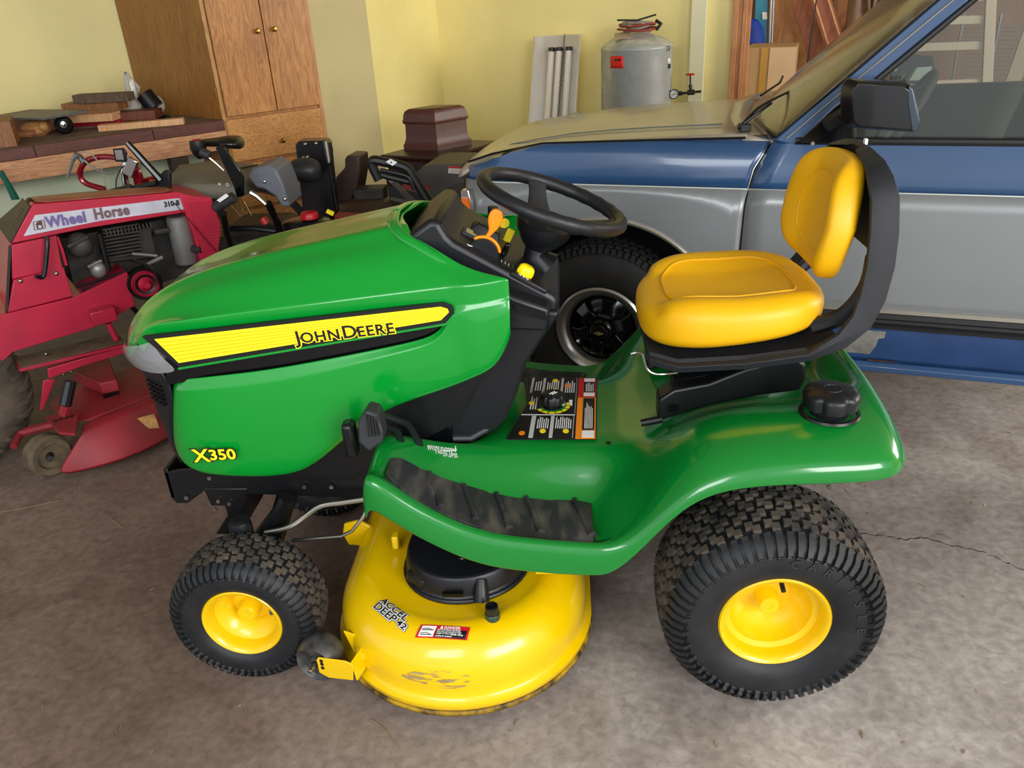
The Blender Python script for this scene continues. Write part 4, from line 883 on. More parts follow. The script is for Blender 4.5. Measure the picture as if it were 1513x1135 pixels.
# far fender side
mb = MB(); mb.grid([[S(s, z, 1.47+.0) for z in (.42, .6, .80)]+[S(s, .88, 1.45)] for s in (-.58, -.3, 0, .3, .5, 1.9, 2.7)]); mb.build('far_side_panel', TBL, TR, solid=.01)
# cowl
mb = MB(); mb.grid([[S(s, z, w) for s, z in [(.43+k, 1.066-d), (.47+k, 1.066-d), (.53+k, 1.06-d), (.60+k, 1.05-d)]] for w, k, d in [(.06, .02, .006), (.12, 0, 0), (.4, -.06, -.012), (.75, -.08, -.015), (1.1, -.06, 0), (1.40, .02, .02)]]); mb.build('cowl', THD, TR, solid=.01)
for w0, l in ((.25, .36), (.85, .42)):
    mb = MB(); P_ = spline([spx(1098, 182, .14), spx(1120, 160, .22), spx(1150, 143, .35), spx(1180, 129, .55)], 4) if w0 < .5 else [S(.44, 1.095, w0), S(.50, 1.12, w0+.2), S(.50, 1.125, w0+.4)]
    mb.tube(P_, .005, 6); mb.build('wiper', BLK, TR)
mb = MB(); mb.box(spx(1100, 188, .14), (.035, .05, .025)); mb.tube(spline([spx(1090, 190, .13), spx(1105, 178, .14), spx(1125, 163, .16), spx(1140, 152, .2)], 3), .006, 6); mb.build('wiper_pivot', BLK, TR, bev=.003)
# windshield
WG = mat('dusty windshield', '#6f6048', .22, coat=.6, alpha=.72, var=.25, scale=4)
R = []
for w, k in [(.075, .0), (.14, -.035), (.4, -.10), (.75, -.125), (1.1, -.10), (1.34, -.035), (1.42, 0)]:
    R.append([S(lerp(.56+k, 1.02+k*.8, f), lerp(1.06, 1.50, f)+.01*math.sin(PI*f), w+(.03 if w < .5 else -.03)*f) for f in (0, .15, .35, .6, .85, 1)])
mb = MB(); mb.grid(R); mb.build('windshield', WG, TR, sub=1, solid=.005)
mb = MB(); mb.tube(spline([S(.555, 1.066, .05), S(.53, 1.075, .10), S(.51, 1.08, .16), S(.47, 1.085, .3)], 4), .006, 6); mb.build('windshield_seal', BLK, TR)
# A pillar, roof, window frame
def pil(s0, z0, s1, z1, wd, name, m_, w0=.02, w1=.05, th=.05):
    mb = MB(); mb.rings([[S(s, z, w0+dw), S(s+wd, z-wd*.25, w0+dw), S(s+wd, z-wd*.25, w0+dw+th), S(s, z, w0+dw+th)] for s, z, dw in [(s0, z0, 0), (lerp(s0, s1, .5), lerp(z0, z1, .5), (w1-w0)*.5), (s1, z1, w1-w0)]]); return mb.build(name, m_, TR, bev=.008)
pil(.548, 1.06, 1.03, 1.515, .075, 'windshield_pillar', TBL)
mb = MB(); mb.tube([S(.555, 1.068, .02), S(.79, 1.285, .034), S(1.03, 1.512, .048)], .0035, 6); mb.build('pillar_seal', BPR, TR)
mb = MB(); mb.tube([S(.592, 1.070, .012), S(.82, 1.280, .028), S(1.06, 1.50, .044)], .0022, 6); mb.build('pillar_highlight', CHRW, TR)
mb = MB(); mb.tube([S(.64, 1.058, .025), S(.86, 1.262, .032), S(1.10, 1.485, .05), S(1.9, 1.50, .05)], .010, 8); mb.tube([S(.62, 1.060, .022), S(1.95, 1.060, .022)], .012, 8); mb.build('window_seal', BRS, door)
mb = MB(); mb.prism([S(.66, 1.06, .04), S(.88, 1.27, .045), S(1.10, 1.48, .06), S(1.92, 1.495, .06), S(1.92, 1.06, .04)], NN*.004)
mb.build('side_window', mat('side glass', '#49504e', .03, alpha=.26, spec=1.0, coat=1), door)
mb = MB(); mb.rings([[S(s, z, w) for s, z in [(1.02+k, 1.50), (1.15, 1.56+c_), (1.8, 1.585+c_), (2.7, 1.57+c_), (2.7, 1.54+c_), (1.15, 1.53+c_)]] for w, k, c_ in [(.05, .03, -.03), (.2, 0, 0), (.75, -.07, .02), (1.25, 0, 0), (1.42, .03, -.03)]]); mb.build('roof', TBL, TR, ang=60)
mb = MB(); mb.prism([S(1.93, 1.06, .03), S(2.05, 1.06, .03), S(2.05, 1.53, .06), S(1.93, 1.53, .06)], NN*.05); mb.prism([S(1.93, 1.0, 1.42), S(2.05, 1.0, 1.42), S(2.05, 1.53, 1.40), S(1.93, 1.53, 1.40)], NN*.04); mb.build('door_pillar', TBL, TR)
pil(.60, 1.03, 1.05, 1.50, .06, 'far_windshield_pillar', TBL, 1.38, 1.36)
# mirror on the door
mp_ = [spx(u, v, -.12) for u, v in [(1252, 152), (1254, 128), (1262, 118), (1340, 122), (1352, 132), (1361, 176), (1360, 192), (1350, 197), (1262, 191), (1254, 182)]]
mb = MB(); n = len(mp_); cpt = sum(mp_, V((0, 0, 0)))/n
mb.rings([[cpt+(p-cpt)*k+NN*o+DD*-.02*(o > .02) for p in mp_] for k, o in [(.86, .0), (.97, .012), (1.0, .03), (.98, .07), (.9, .085)]]); mir = mb.build('door_mirror', mat('mirror shell', '#0d0d10', .25, coat=.5), TR, bev=.002)
mb = MB(); q = [spx(u, v, -.121) for u, v in [(1343, 124), (1350, 132), (1359, 178), (1356, 194), (1347, 196), (1340, 150)]]; mb.prism(q, NN*.06); mb.build('mirror_highlight', mat('mirror highlight', '#4d5661', .2, .6), mir, bev=.004)  # highlight down the mirror's right edge, built as a paler strip
mb = MB(); mb.prism([spx(u, v, .0) for u, v in [(1176, 213), (1232, 160), (1258, 140), (1262, 212)]], NN*.03); mb.build('mirror_sail', BLKG, TR, bev=.004)
mb = MB(); mb.tube([spx(1222, 185, -.02), spx(1245, 170, -.04), spx(1262, 165, -.09)], .022, 10); mb.build('mirror_arm', BLK, mir)
for u, v in [(1247, 152), (1201, 212), (1236, 212)]:
    mb = MB(); q = spx(u, v, -.004); mb.cyl(q, q-NN*.004, .006, n=10); mb.build('screw', STL, mir)
# interior
GI = mat('cab trim', '#4f4f4b', .7); GI2 = mat('cab seat cloth', '#62625c', .8)
mb = MB(); mb.box(S(1.25, .55, .75), (1.5, 1.3, .1), Matrix.Rotation(math.radians(-17), 3, 'Z')); mb.build('cab_floor', BRS, TR)
mb = MB(); mb.rings([[S(s, z, w) for s, z in [(.56, 1.04), (.74, 1.05), (.82, 1.0), (.82, .8), (.6, .75)]] for w in (.08, 1.38)]); mb.build('dashboard', GI, TR, bev=.02)
mb = MB(); mb.prism([S(.6, .6, 1.38), S(1.93, .6, 1.38), S(1.93, 1.08, 1.40), S(.6, 1.05, 1.40)], NN*.04); mb.build('far_door_trim', mat('door trim olive', '#5c5b4c', .7), TR)
for w0 in (.38, 1.05):
    mb = MB(); rg = []
    for f, hw in [(0, .24), (.5, .235), (.8, .20), (.95, .14), (1, .05)]:
        s = 1.42+.16*f; z = .75+.62*f; rg.append([S(s, z, w0-hw), S(s-.05, z, w0-hw*.8), S(s-.06, z, w0+hw*.8), S(s, z, w0+hw), S(s+.06, z, w0+hw*.8), S(s+.06, z, w0-hw*.8)])
    mb.rings(rg); st_ = mb.build('seat', GI2, TR, sub=1)
    mb = MB(); mb.box(S(1.25, .74, w0), (.5, .46, .14), Matrix.Rotation(math.radians(-17), 3, 'Z')); mb.build('seat_cushion', GI2, st_, bev=.04)
swc = S(.94, 1.06, .40); sx_ = (DD*.5+Z*.87).normalized(); 
mb = MB(); mb.tube([swc+sx_*.18*math.sin(t)+NN*.18*math.cos(t) for t in [2*PI*k/40 for k in range(41)]], .013, 8, cap=False); csw = mb.build('cab_steering_wheel', GI2, TR)
for t in (0, 2.1, 4.2):
    mb = MB(); mb.tube([swc-DD*.03, swc+(sx_*.17*math.sin(t)+NN*.17*math.cos(t))], [.03, .015], 8); mb.build('wheel_spoke', GI2, csw)
q = [spx(u, v, .75) for u, v in [(1312, 85), (1330, 80), (1380, 84), (1386, 122), (1368, 126), (1316, 122)]]
mb = MB(); mb.prism(q, NN*.03); rm = mb.build('rear_view_mirror', GI2, TR, bev=.006)
q = [spx(u, v, .748) for u, v in [(1322, 102), (1378, 98), (1370, 119), (1324, 119)]]; mb = MB(); mb.prism(q, NN*.001); mb.build('mirror_glass', mat('mirror reflection', '#c9d8c0', .05, .9), rm)
# antenna
mb = MB(); mb.tube([spx(1187, 130, 1.36), spx(1207, -4, 1.36), spx(1216, -60, 1.36)], [.004, .003, .002], 6); mb.build('antenna', BLK, TR)
# front wheel
wc = S(-.03, .335, 0); wax = -NN
def tw(c, side):
    a_ = -NN*side; off = lambda h: c+a_*h
    mb = MB(); prof = [(.172, -.02), (.18, -.005), (.20, .008), (.24, .016), (.28, .014), (.305, .004), (.322, -.02), (.331, -.05), (.334, -.10), (.331, -.15), (.322, -.18), (.28, -.20), (.18, -.19), (.172, -.17)]
    mb.lathe(prof, c, a_, 80); W = mb.build('wheel', mat('truck tyre', '#161618', .7, col2='#211f1e', scale=20), TR, ang=60)
    mb = MB()
    for k in range(3):
        for j in range(64):
            t = 2*PI*(j+.5*k)/64; d_ = DD*math.cos(t)+Z*math.sin(t); tg = a_.cross(d_); h0 = [-.035, -.08, -.125][k]
            p0_ = c+a_*h0+d_*.337; mb.box(p0_, (.024, .034, .008), Matrix((tg, a_, d_)).transposed())
    for j in range(80):
        t = 2*PI*j/80; d_ = DD*math.cos(t)+Z*math.sin(t); tg = a_.cross(d_)
        for h0, r0 in ((-.008, .319),): mb.box(c+a_*h0+d_*r0, (.015, .026, .012), Matrix((tg, (a_*.65-d_*.75).normalized(), (d_*.65+a_*.75).normalized())).transposed())
    mb.build('tread', mat('truck tread', '#1c1b1b', .8), W, kind='stuff', fix=False)
    mb = MB(); mb.lathe([(.178, -.012), (.180, .004), (.172, .010), (.160, .004), (.146, -.008), (.138, -.02), (.134, -.035)], c, a_, 64); mb.build('trim_ring', mat('brushed ring', '#a9a7a2', .28, .9), W, ang=60)
    mb = MB(); mb.lathe([(.138, -.03), (.134, -.05), (.12, -.062), (.09, -.05), (.07, -.035), (.05, -.032), (.001, -.032)], c, a_, 48); RM = mb.build('wheel_center', BLKG, W)
    for k in range(6):
        t = 2*PI*k/6+.3; d_ = DD*math.cos(t)+Z*math.sin(t); tg = a_.cross(d_); mb = MB()
        mb.rings([[c+d_*r+tg*x*s_+a_*h for x in (-1, 1)]+[c+d_*r+tg*x*s_+a_*(h-.03) for x in (1, -1)] for r, s_, h in [(.05, .03, -.012), (.09, .022, -.018), (.125, .03, -.034)]]); mb.build('wheel_spoke', BLKG, RM, bev=.004)
    mb = MB(); mb.lathe([(.001, .024), (.028, .022), (.034, .014), (.036, .0), (.044, -.006), (.052, -.022), (.055, -.035)], c, a_, 32); hc = mb.build('hub_cap', BLKG, W)
    for k in range(5):
        t = 2*PI*k/5; d_ = DD*math.cos(t)+Z*math.sin(t); mb = MB(); mb.cyl(c+d_*.046-a_*.02, c+d_*.046+a_*.0, .011, .009, 10); mb.build('lug_cap', BLKG, hc)
    if side == 1:
        ex = DD; ez = Z; e0 = c+a_*.0245; P_ = [(-.020, -.003), (-.017, .0045), (-.008, .0045), (-.007, .008), (.007, .008), (.008, .0045), (.020, .0045), (.017, -.0035), (.008, -.0035), (.007, -.007), (-.007, -.007), (-.008, -.003)]
        mb = MB(); mb.prism([e0+ex*x+ez*z for x, z in P_], a_*.001); mb.build('emblem', mat('emblem gold', '#9c8a5c', .4, .6), hc)
    return W
tw(wc+NN*.02, 1); tw(S(-.03, .335, 1.46), -1)
for w0 in (.0, 1.46):
    mb = MB(); mb.lathe([(.17, -.02), (.30, .012), (.334, -.05), (.334, -.15), (.17, -.19)], S(2.45, .335, w0+.02), -NN, 32); mb.build('rear_tyre', RUB, TR)
# ================================================================ BENCH WALL SIDE
OAK1 = wood('oak ply', '#9a622d', '#c68a4a', .42, (1, 1, 7), 2.6)
OAKS = wood('oak ply side', '#8a5626', '#ab7438', .45, (1, 1, 7), 2.2)
OAKD = wood('oak drawer', '#a66c32', '#cf9856', .42, (3, 3, 1), 3, dist=5)
BRASS = mat('brass', '#b08a3a', .22, 1)
def fp(s, z, off=0): return PC+dA*s+nA*off+Z*z        # point on the cabinet face, off towards the viewer
sg = (hit(394, 80, PC, 50)-PC).dot(dA)
CB = thing('tall_cabinet', 'tall oak plywood cabinet with two doors and brass knobs at the end of the bench', 'cabinet', PC+dA*.33)
bk_ = az(-50)*1.14
mb = MB(); mb.prism([PC, PC+dA*.655, PC+dA*.655+bk_*.80, PC+bk_*.985], (0, 0, 2.5)); mb.build('body', OAKS, CB, bev=.002)
mb = MB(); mb.prism([fp(0, 0, .001), fp(.022, 0, .001), fp(.022, 2.5, .001), fp(0, 2.5, .001)], nA*.006); mb.build('face_edge', wood('oak edge', '#a8783f', '#c99a5c', .45, (1, 1, 9), 4), CB)
mb = MB(); mb.prism([fp(.632, 0, .001), fp(.655, 0, .001), fp(.655, 2.5, .001), fp(.632, 2.5, .001)], nA*.010); mb.build('face_edge', FIR, CB)
for s0, s1, kn in ((.026, sg-.003, (379, 46)), (sg+.003, .628, (404, 43))):
    mb = MB(); mb.prism([fp(s0, .935, .002), fp(s1, .935, .002), fp(s1, 2.45, .002), fp(s0, 2.45, .002)], nA*.02); d_ = mb.build('door', OAK1, CB, bev=.0025)
    q = hit(kn[0], kn[1], PC+nA*.024, 50); mb = MB(); mb.lathe([(.001, .03), (.010, .029), (.016, .022), (.015, .016), (.006, .010), (.007, 0)], q, nA, 20); mb.build('knob', BRASS, d_)
q = hit(319, 137, PC+nA*.02, 50); mb = MB(); mb.cyl(q-Z*.028, q+Z*.028, .005, n=8); mb.build('hinge', BRASS, CB)
for z0, z1 in ((.665, .915), (.38, .645), (.08, .36)):
    mb = MB(); mb.prism([fp(.012, z0, .002), fp(.628, z0, .002), fp(.628, z1, .002), fp(.012, z1, .002)], nA*.02); d_ = mb.build('drawer', OAKD, CB, bev=.003)
    if z0 > .6: q = hit(417, 207, PC+nA*.022, 50)
    else: q = fp(.40, (z0+z1)/2, .022)
    mb = MB(); mb.lathe([(.001, .03), (.010, .029), (.016, .022), (.015, .016), (.006, .010), (.007, 0)], q, nA, 20); mb.build('knob', BRASS, d_)
# bench
BLF = PC-dA*2.9
def wl(p):  # go back to the left wall from a point on the bench front
    n = V((LW.y, -LW.x, 0)); d = V((-dA.y, dA.x, 0)); return p+d*((RC-p).dot(n)/d.dot(n))
BN = thing('work_bench', 'long wooden work bench with dark red edge along the left wall', 'workbench', PC-dA*1.4)
btop = mat('bench top dusty', '#5d4a3c', .75, col2='#7c6a58', scale=8)
mb = MB(); mb.prism([PC+Z*.87, BLF+Z*.87, wl(BLF)+Z*.87, RC-LW*.05+Z*.87], (0, 0, .05)); mb.build('bench_top', btop, BN)
BR = wood('red brown edge', '#4a2018', '#6a3426', .5, (6, 6, 1), 4)
x0 = 0
for L_ in (.42, .62, .55, .8):
    mb = MB(); mb.prism([PC-dA*(x0+.001)+nA*.001+Z*.862, PC-dA*(x0+L_-.002)+nA*.001+Z*.862, PC-dA*(x0+L_-.002)+nA*.001+Z*.922, PC-dA*(x0+.001)+nA*.001+Z*.922], nA*.02); mb.build('edge_board', BR, BN, bev=.002); x0 += L_
BW1 = wood('fir apron', '#a5704a', '#cf9a70', .5, (9, 9, 1), 3, dist=4)
mb = MB(); mb.prism([PC+nA*.001+Z*.75, BLF+nA*.001+Z*.75, BLF+nA*.001+Z*.86, PC+nA*.001+Z*.86], nA*.02); mb.build('apron', BW1, BN, bev=.003)
mb = MB(); q = PC-dA*.25; mb.prism([q+Z*0, q-dA*.10, q-dA*.10+Z*.75, q+Z*.75], -nA*.1); mb.build('bench_leg', mat('dark brown post', '#3a2b22', .7), BN)
mb = MB(); q = PC-dA*2.4; mb.prism([q+Z*0, q-dA*.10, q-dA*.10+Z*.75, q+Z*.75], -nA*.1); mb.build('bench_leg', mat('dark brown post', '#3a2b22', .7), BN)
mb = MB(); q = PC-nA*.35; a_ = q-dA*.0; b_ = q-dA*2.9; mb.prism([a_, b_, b_+Z*.86, a_+Z*.86], -nA*.02); struct('wall_lower', mb, mat('mint paint', '#b9c4a6', .6, col2='#cdd6bb', scale=3))
# items on the bench
ZB = .92
def on(u, v, z=ZB): return aZ(u, v, z)
def plank(name, ua, va, ub, vb, h, dep, m_, label, z0=ZB, grp=None, tilt=0, cat='board', bev=.002):
    a_ = aZ(ua, va, z0); b_ = aZ(ub, vb, z0); d = (b_-a_).normalized(); n = V((-d.y, d.x, 0))
    if n.y < 0: n = -n
    mb = MB(); mb.prism([a_, b_, b_+n*dep, a_+n*dep], (0, 0, h)); o = mb.build(name, m_, bev=bev); tag(o, label, cat, grp); return o
WP = wood('pale board', '#c08c5c', '#dcb081', .5, (1, 7, 7), 3); WB = wood('brown board', '#7a4c2c', '#a06c42', .6, (1, 6, 6), 4); WD = wood('dark board', '#4b3a2c', '#6b5744', .7, (1, 6, 6), 4); WR = wood('red wood board', '#5b2a1c', '#7c4230', .5, (1, 6, 6), 4)
G1 = 'scrap boards on the bench'
plank('board', 146, 195, 272, 184, .035, .07, WP, 'pale straight board at the front edge of the bench', grp=G1)
plank('board', 95, 190, 177, 186, .035, .16, mat('red painted', '#8e1424', .4), 'dark red painted board in the stack', grp=G1)
plank('board', 75, 184, 167, 179, .045, .12, WP, 'light brown board above the red one', z0=ZB+.036, grp=G1)
plank('board', 93, 166.5, 175, 163, .05, .12, WB, 'mid brown board, second from the top of the stack', z0=ZB+.082, grp=G1)
plank('board', 109, 154, 190, 150, .05, .09, WD, 'dark weathered board on top of the stack', z0=ZB+.133, grp=G1)
plank('board', 167, 180, 230, 176, .05, .15, WR, 'reddish thick board right of the stack', z0=ZB+.02, grp=G1)
plank('board', 18, 196, 42, 195, .10, .02, WR, 'small dark red brown board standing behind the turned block', grp=G1)
plank('scrap_block', 0, 219, 26, 216, .13, .30, WB, 'tan wooden block at the left end of the bench', cat='block')
plank('sheet_metal_cover', -8, 176, 62, 178, .012, .30, mat('grey sheet', '#5d5e62', .45), 'bent grey sheet lying on boards at the back left of the bench', z0=ZB+.10, cat='cover')
plank('board_pile', 0, 196, 60, 197, .10, .25, WR, 'dark red boards carrying the grey sheet', cat='boards')
mb = MB(); q = on(57, 200); mb.lathe([(.001, 0), (.05, 0), (.075, .02), (.08, .05), (.06, .075), (.03, .085), (.001, .087)], q+V((0, 0, 0)), Z, 20); mb.sph(q+V((.06, -.03, .05)), (.03, .03, .03), 8); tag(mb.build('turned_wood_block', wood('turned wood', '#9a6a3a', '#bf8c55', .5, (1, 1, 1), 5)), 'round turned wooden block left of the stacked boards', 'block')
mb = MB(); q = on(28, 205); mb.tube([q+Z*.02, q+V((.09, .03, .02))], [.018, .024], 10); tag(mb.build('tool_handle', WB), 'short wooden tool handle beside the tan block', 'handle')
mb = MB(); q = on(98, 198); a_ = V((.35, -.9, .3)).normalized(); mb.lathe([(.02, -.012), (.045, -.014), (.052, 0), (.045, .014), (.02, .012)], q+Z*.05, a_, 24); cw = mb.build('caster', BLKG); tag(cw, 'small black caster wheel lying on the bench', 'caster')
mb = MB(); mb.lathe([(.001, .004), (.018, .006), (.02, -.006), (.001, -.006)], q+Z*.05, a_, 16); mb.build('hub', CHR, cw)
mb = MB(); q = on(85, 192); mb.prism([q, q+V((.25, .03, .0)), q+V((.26, .05, 0)), q+V((.02, .07, .0))], (0, 0, .008)); tag(mb.build('thin_strip', WD), 'thin curved strip in front of the red board', 'strip')
bag = MB(); rg = []; rnd = random.Random(3)
for f, (u, v), r_ in [(0, (197, 166), .075), (.2, (197, 155), .06), (.4, (196, 143), .055), (.6, (195, 130), .045), (.8, (191, 119), .03), (1, (186, 109), .02)]:
    c_ = aY(u, v, 3.35); rg.append([c_+V((math.cos(t)*r_*rnd.uniform(.6, 1.3), math.sin(t)*r_*.6*rnd.uniform(.5, 1.3), rnd.uniform(-.014, .014))) for t in [2*PI*k/14 for k in range(14)]])
bag.rings(rg); tag(bag.build('plastic_bag', mat('thin plastic', '#cfc9bd', .25, alpha=.75, coat=.4), ang=25), 'crumpled clear plastic bag standing on the boards', 'bag')
mb = MB(); c_ = aY(222, 150, 3.3); mb.tube([c_+V((-.03, 0, .045)), c_+V((.025, 0, -.04))], [.055, .055], 18); mb.tube([c_+V((-.06, 0, -.075)), c_+V((.10, .0, -.10))], .014, 8); tag(mb.build('black_fitting', BLK, bev=.003), 'black round plastic fitting beside the plastic bag', 'fitting')
mb = MB(); c_ = aY(232, 155, 3.36); mb.sph(c_, (.05, .04, .06), 8); tag(mb.build('plastic_wrap', mat('thin plastic', '#cfc9bd', .25)), 'wad of clear wrap behind the black fitting', 'plastic wrap')
mb = MB(); q = aY(3, 262, 2.2); mb.prism([q+V(p) for p in [(-.02, 0, .03), (.005, 0, .03), (.03, 0, -.06), (.045, 0, -.12), (.01, 0, -.12), (.0, 0, -.03)]], (0, .02, 0)); tag(mb.build('green_strap', mat('green webbing', '#0f5a48', .7)), 'green strap hanging under the bench at the far left', 'strap')

# ================================================================ BACK WALL SIDE
# table and chest
TZ = .70
tc = [aZ(562, 229, TZ), aZ(651, 233, TZ), aZ(739, 208, TZ)]; t4 = tc[0]+tc[2]-tc[1]
DW = wood('dark mahogany', '#2c1712', '#43251c', .4, (5, 5, 1), 4)
TB = thing('side_table', 'dark wooden table with moulded edge in the corner carrying a chest', 'table', (tc[1]+t4)/2-Z*TZ)
ctr = (tc[1]+t4)/2
def inset(k, z): return [V((lerp(ctr.x, p.x, k), lerp(ctr.y, p.y, k), z)) for p in (tc[0], tc[1], tc[2], t4)]
mb = MB(); mb.rings([inset(.93, TZ-.035), inset(.95, TZ-.03), inset(.985, TZ-.018), inset(1, TZ-.012), inset(1, TZ-.002), inset(.985, TZ)]); mb.build('table_top', DW, TB, ang=20)
mb = MB(); mb.rings([inset(.90, TZ-.035), inset(.90, TZ-.14)]); mb.build('apron', DW, TB)
for p in (tc[0], tc[1], tc[2], t4):
    q = ctr.lerp(p, .86); mb = MB(); mb.rings([[V((q.x+a*r, q.y+b*r, z)) for a, b in ((-1, -1), (1, -1), (1, 1), (-1, 1))] for z, r in [(TZ-.14, .03), (.35, .026), (0, .018)]]); mb.build('leg', DW, TB, bev=.003)
p_ = inset(.90, 0); mb = MB(); mb.prism([p_[0]+Z*.1, p_[1]+Z*.1, p_[1]+Z*(TZ-.1), p_[0]+Z*(TZ-.1)], (0, .01, 0)); mb.build('side_panel', DW, TB)
k0, k1, k2 = aZ(597, 222, TZ), aZ(647, 223, TZ), aZ(697, 213, TZ); k3 = k0+k2-k1; kc_ = (k1+k3)/2
CW = wood('chest veneer', '#3f1f18', '#5c3026', .38, (5, 5, 1), 4)
CH = thing('wooden_chest', 'dark reddish wooden chest with domed lid standing on the dark table', 'chest', kc_)
def ins(k, z): return [V((lerp(kc_.x, p.x, k), lerp(kc_.y, p.y, k), TZ+z)) for p in (k0, k1, k2, k3)]
HC = .235
mb = MB(); mb.rings([ins(1, 0), ins(1, .03), ins(.96, .04), ins(.93, .055), ins(.90, .075), ins(.89, .15)]); mb.build('chest_body', CW, CH, ang=20)
mb = MB(); mb.rings([ins(.92, .15), ins(.95, .155), ins(.96, .17), ins(.93, .178), ins(.92, .20), ins(.86, .222), ins(.74, .234), ins(.5, .238)]); mb.build('domed_lid', CW, CH, ang=40)
# fluorescent fixture leaning on the wall
nb = V((BW.y, -BW.x, 0))     # wall normal towards the room
if nb.y > 0: nb = -nb
FXW = mat('fixture enamel', '#e2dbd2', .4, var=.06, scale=5); TUBE = mat('fluorescent tube', '#ece4d8', .3)
def wp_(u, v, off): return hit(u, v, KC+nb*off, 107)
FX = thing('fluorescent_fixture', 'white three tube fluorescent light fixture leaning on the yellow back wall', 'light fixture', V((wp_(820, 190, .2).x, wp_(820, 190, .2).y, 0)))
tl, tr_, br_, bl_ = wp_(792, 54, .12), wp_(862, 50, .12), wp_(852, 215, .22), wp_(781, 215, .22)
def ext(a, b): # extend line a->b down to the floor
    d = b-a; return a+d*((a.z-.01)/(a.z-b.z))
bl_, br_ = ext(tl, bl_), ext(tr_, br_)
prof_ = [(0, .035), (.03, .045), (.12, .03), (.22, .0), (.78, .0), (.88, .03), (.96, .05), (1, .06)]
R = [[a_.lerp(b_, t)+nb*o for t, o in prof_] for a_, b_ in [(tl, tr_), (bl_, br_)]]
mb = MB(); mb.grid(R); mb.build('reflector_pan', FXW, FX, solid=.006, ang=20)
for t in (.40, .56, .76):
    a_ = tl.lerp(tr_, t)+nb*.05; b_ = bl_.lerp(br_, t)+nb*.05; d = (b_-a_).normalized()
    mb = MB(); mb.tube([a_+d*.10, b_-d*.03], .022, 14); tb = mb.build('tube', TUBE, FX)
    mb = MB(); mb.tube([a_+d*.075, a_+d*.10], .024, 14); mb.box(a_+d*.085-nb*.03, (.02, .05, .02)); mb.build('end_cap', DGR, tb)
mb = MB(); a_ = tl.lerp(tr_, .66)+nb*.06; d = (bl_-tl).normalized()
for k in range(60):
    q = a_+d*(.02*k+.0); mb.tube([q+V((.006*math.cos(t)*(1 if k % 2 else .3), .004, 0))+d*.013*math.sin(t) for t in [2*PI*j/6 for j in range(7)]], .0022, 4, cap=False)
mb.build('chain', DGR, FX, kind='stuff')
# water tank
GAL = mat('galvanised steel', '#c6cac8', .34, .4, col2='#a3a8a6', scale=12, lo=.3, hi=.7, rvar=.12)
tq0, tq1 = wp_(889, 120, .36), wp_(993, 120, .36); tcn = (tq0+tq1)/2; tcn.z = 0; trd = (tq1-tq0).length/2*.985; tt = wp_(940, 72, .36+trd).z+.0
TK = thing('water_tank', 'round galvanised steel tank with gauge standing by the back wall', 'tank', tcn)
mb = MB(); mb.lathe([(.001, .02), (trd*.95, .02), (trd, .04), (trd, tt-.015), (trd*1.012, tt-.01), (trd*1.0, tt), (trd*.96, tt+.012), (trd*.75, tt+.042), (trd*.45, tt+.068), (.001, tt+.078)], tcn, Z, 64); tkb = mb.build('tank_shell', GAL, TK, ang=30)
def cyp(u, v, k=1.003):   # point on the tank surface seen at a pixel
    d = ray(u, v); o = CP-tcn; a_ = d.x**2+d.y**2; b_ = 2*(o.x*d.x+o.y*d.y); c_ = o.x**2+o.y**2-(trd*k)**2; D_ = b_*b_-4*a_*c_
    return CP+d*((-b_-math.sqrt(max(0, D_)))/(2*a_))
mb = MB(); mb.grid([[cyp(u, v) for v in (83, 89, 95, 101)] for u in (902, 907, 912, 917, 921)]); sk = mb.build('red_sticker', mat('sticker red', '#e0281c', .5), TK, solid=.001)
for v_ in (90, 93, 96, 99): mb = MB(); mb.grid([[cyp(u, v, 1.008) for v in (v_, v_+.9)] for u in (904, 910, 918)]); mb.build('print_line', mat('dark red print', '#7a1010', .5), sk)
mb = MB(); mb.grid([[cyp(u, v, 1.008) for v in (87, 90)] for u in (908, 913, 918)]); mb.build('print_line', BPR, sk)
nrm_ = (cyp(984, 72)-tcn); nrm_.z = 0; tg_ = V((-nrm_.y, nrm_.x, 0)).normalized()
text('73', .045, cyp(984, 76), tg_ if tg_.x > 0 else -tg_, Z, BPR, TK, ext=.001, sx=.9)
mb = MB(); mb.grid([[cyp(u, v) for v in (86, 94)] for u in (987, 989, 990.5)]); mb.build('white_label', WHT, TK, solid=.001)
mb = MB(); mb.grid([[cyp(u, v) for v in (94.3, 101)] for u in (987, 989, 990.5)]); mb.build('dark_label', BPR, TK, solid=.001)
tpq = tcn+Z*(tt+.075)
mb = MB(); q0_ = tcn+nb*trd*.55+V((-.06, 0, tt+.062)); mb.prism([q0_+V(p) for p in [(-.06, -.0, -.01), (.06, 0, -.005), (.05, .10, .025), (-.05, .09, .02)]], (0, 0, .003)); mb.build('paper_tag', mat('tag paper', '#b09a80', .7), TK)
CO = thing('hose_coil', 'coil of thin red and grey hose lying on top of the steel tank', 'hose', tpq+Z*.005)
for k in range(5):
    mb = MB(); r_ = .085+.012*math.sin(k*2.1); mb.tube([tpq+V((-.0+(r_+.03*(k % 2))*math.cos(t), r_*math.sin(t), .012+.013*k+.006*math.sin(2*t+k))) for t in [2*PI*j/28 for j in range(29)]], .007, 6, cap=False); mb.build('hose_loop', mat('hose red', '#8c3a30', .5) if k % 2 else mat('hose grey', '#8a8078', .5), CO)
mb = MB(); mb.tube([tpq+V((-.13, 0, .085)), tpq+V((0, 0, .078)), tpq+V((.12, 0, .105))], .006, 6); mb.tube([tpq+V((.12, 0, .07)), tpq+V((.15, -.02, .05)), tpq+V((.12, -.05, .02))], .012, 6); mb.build('hose_end', DGR, CO)
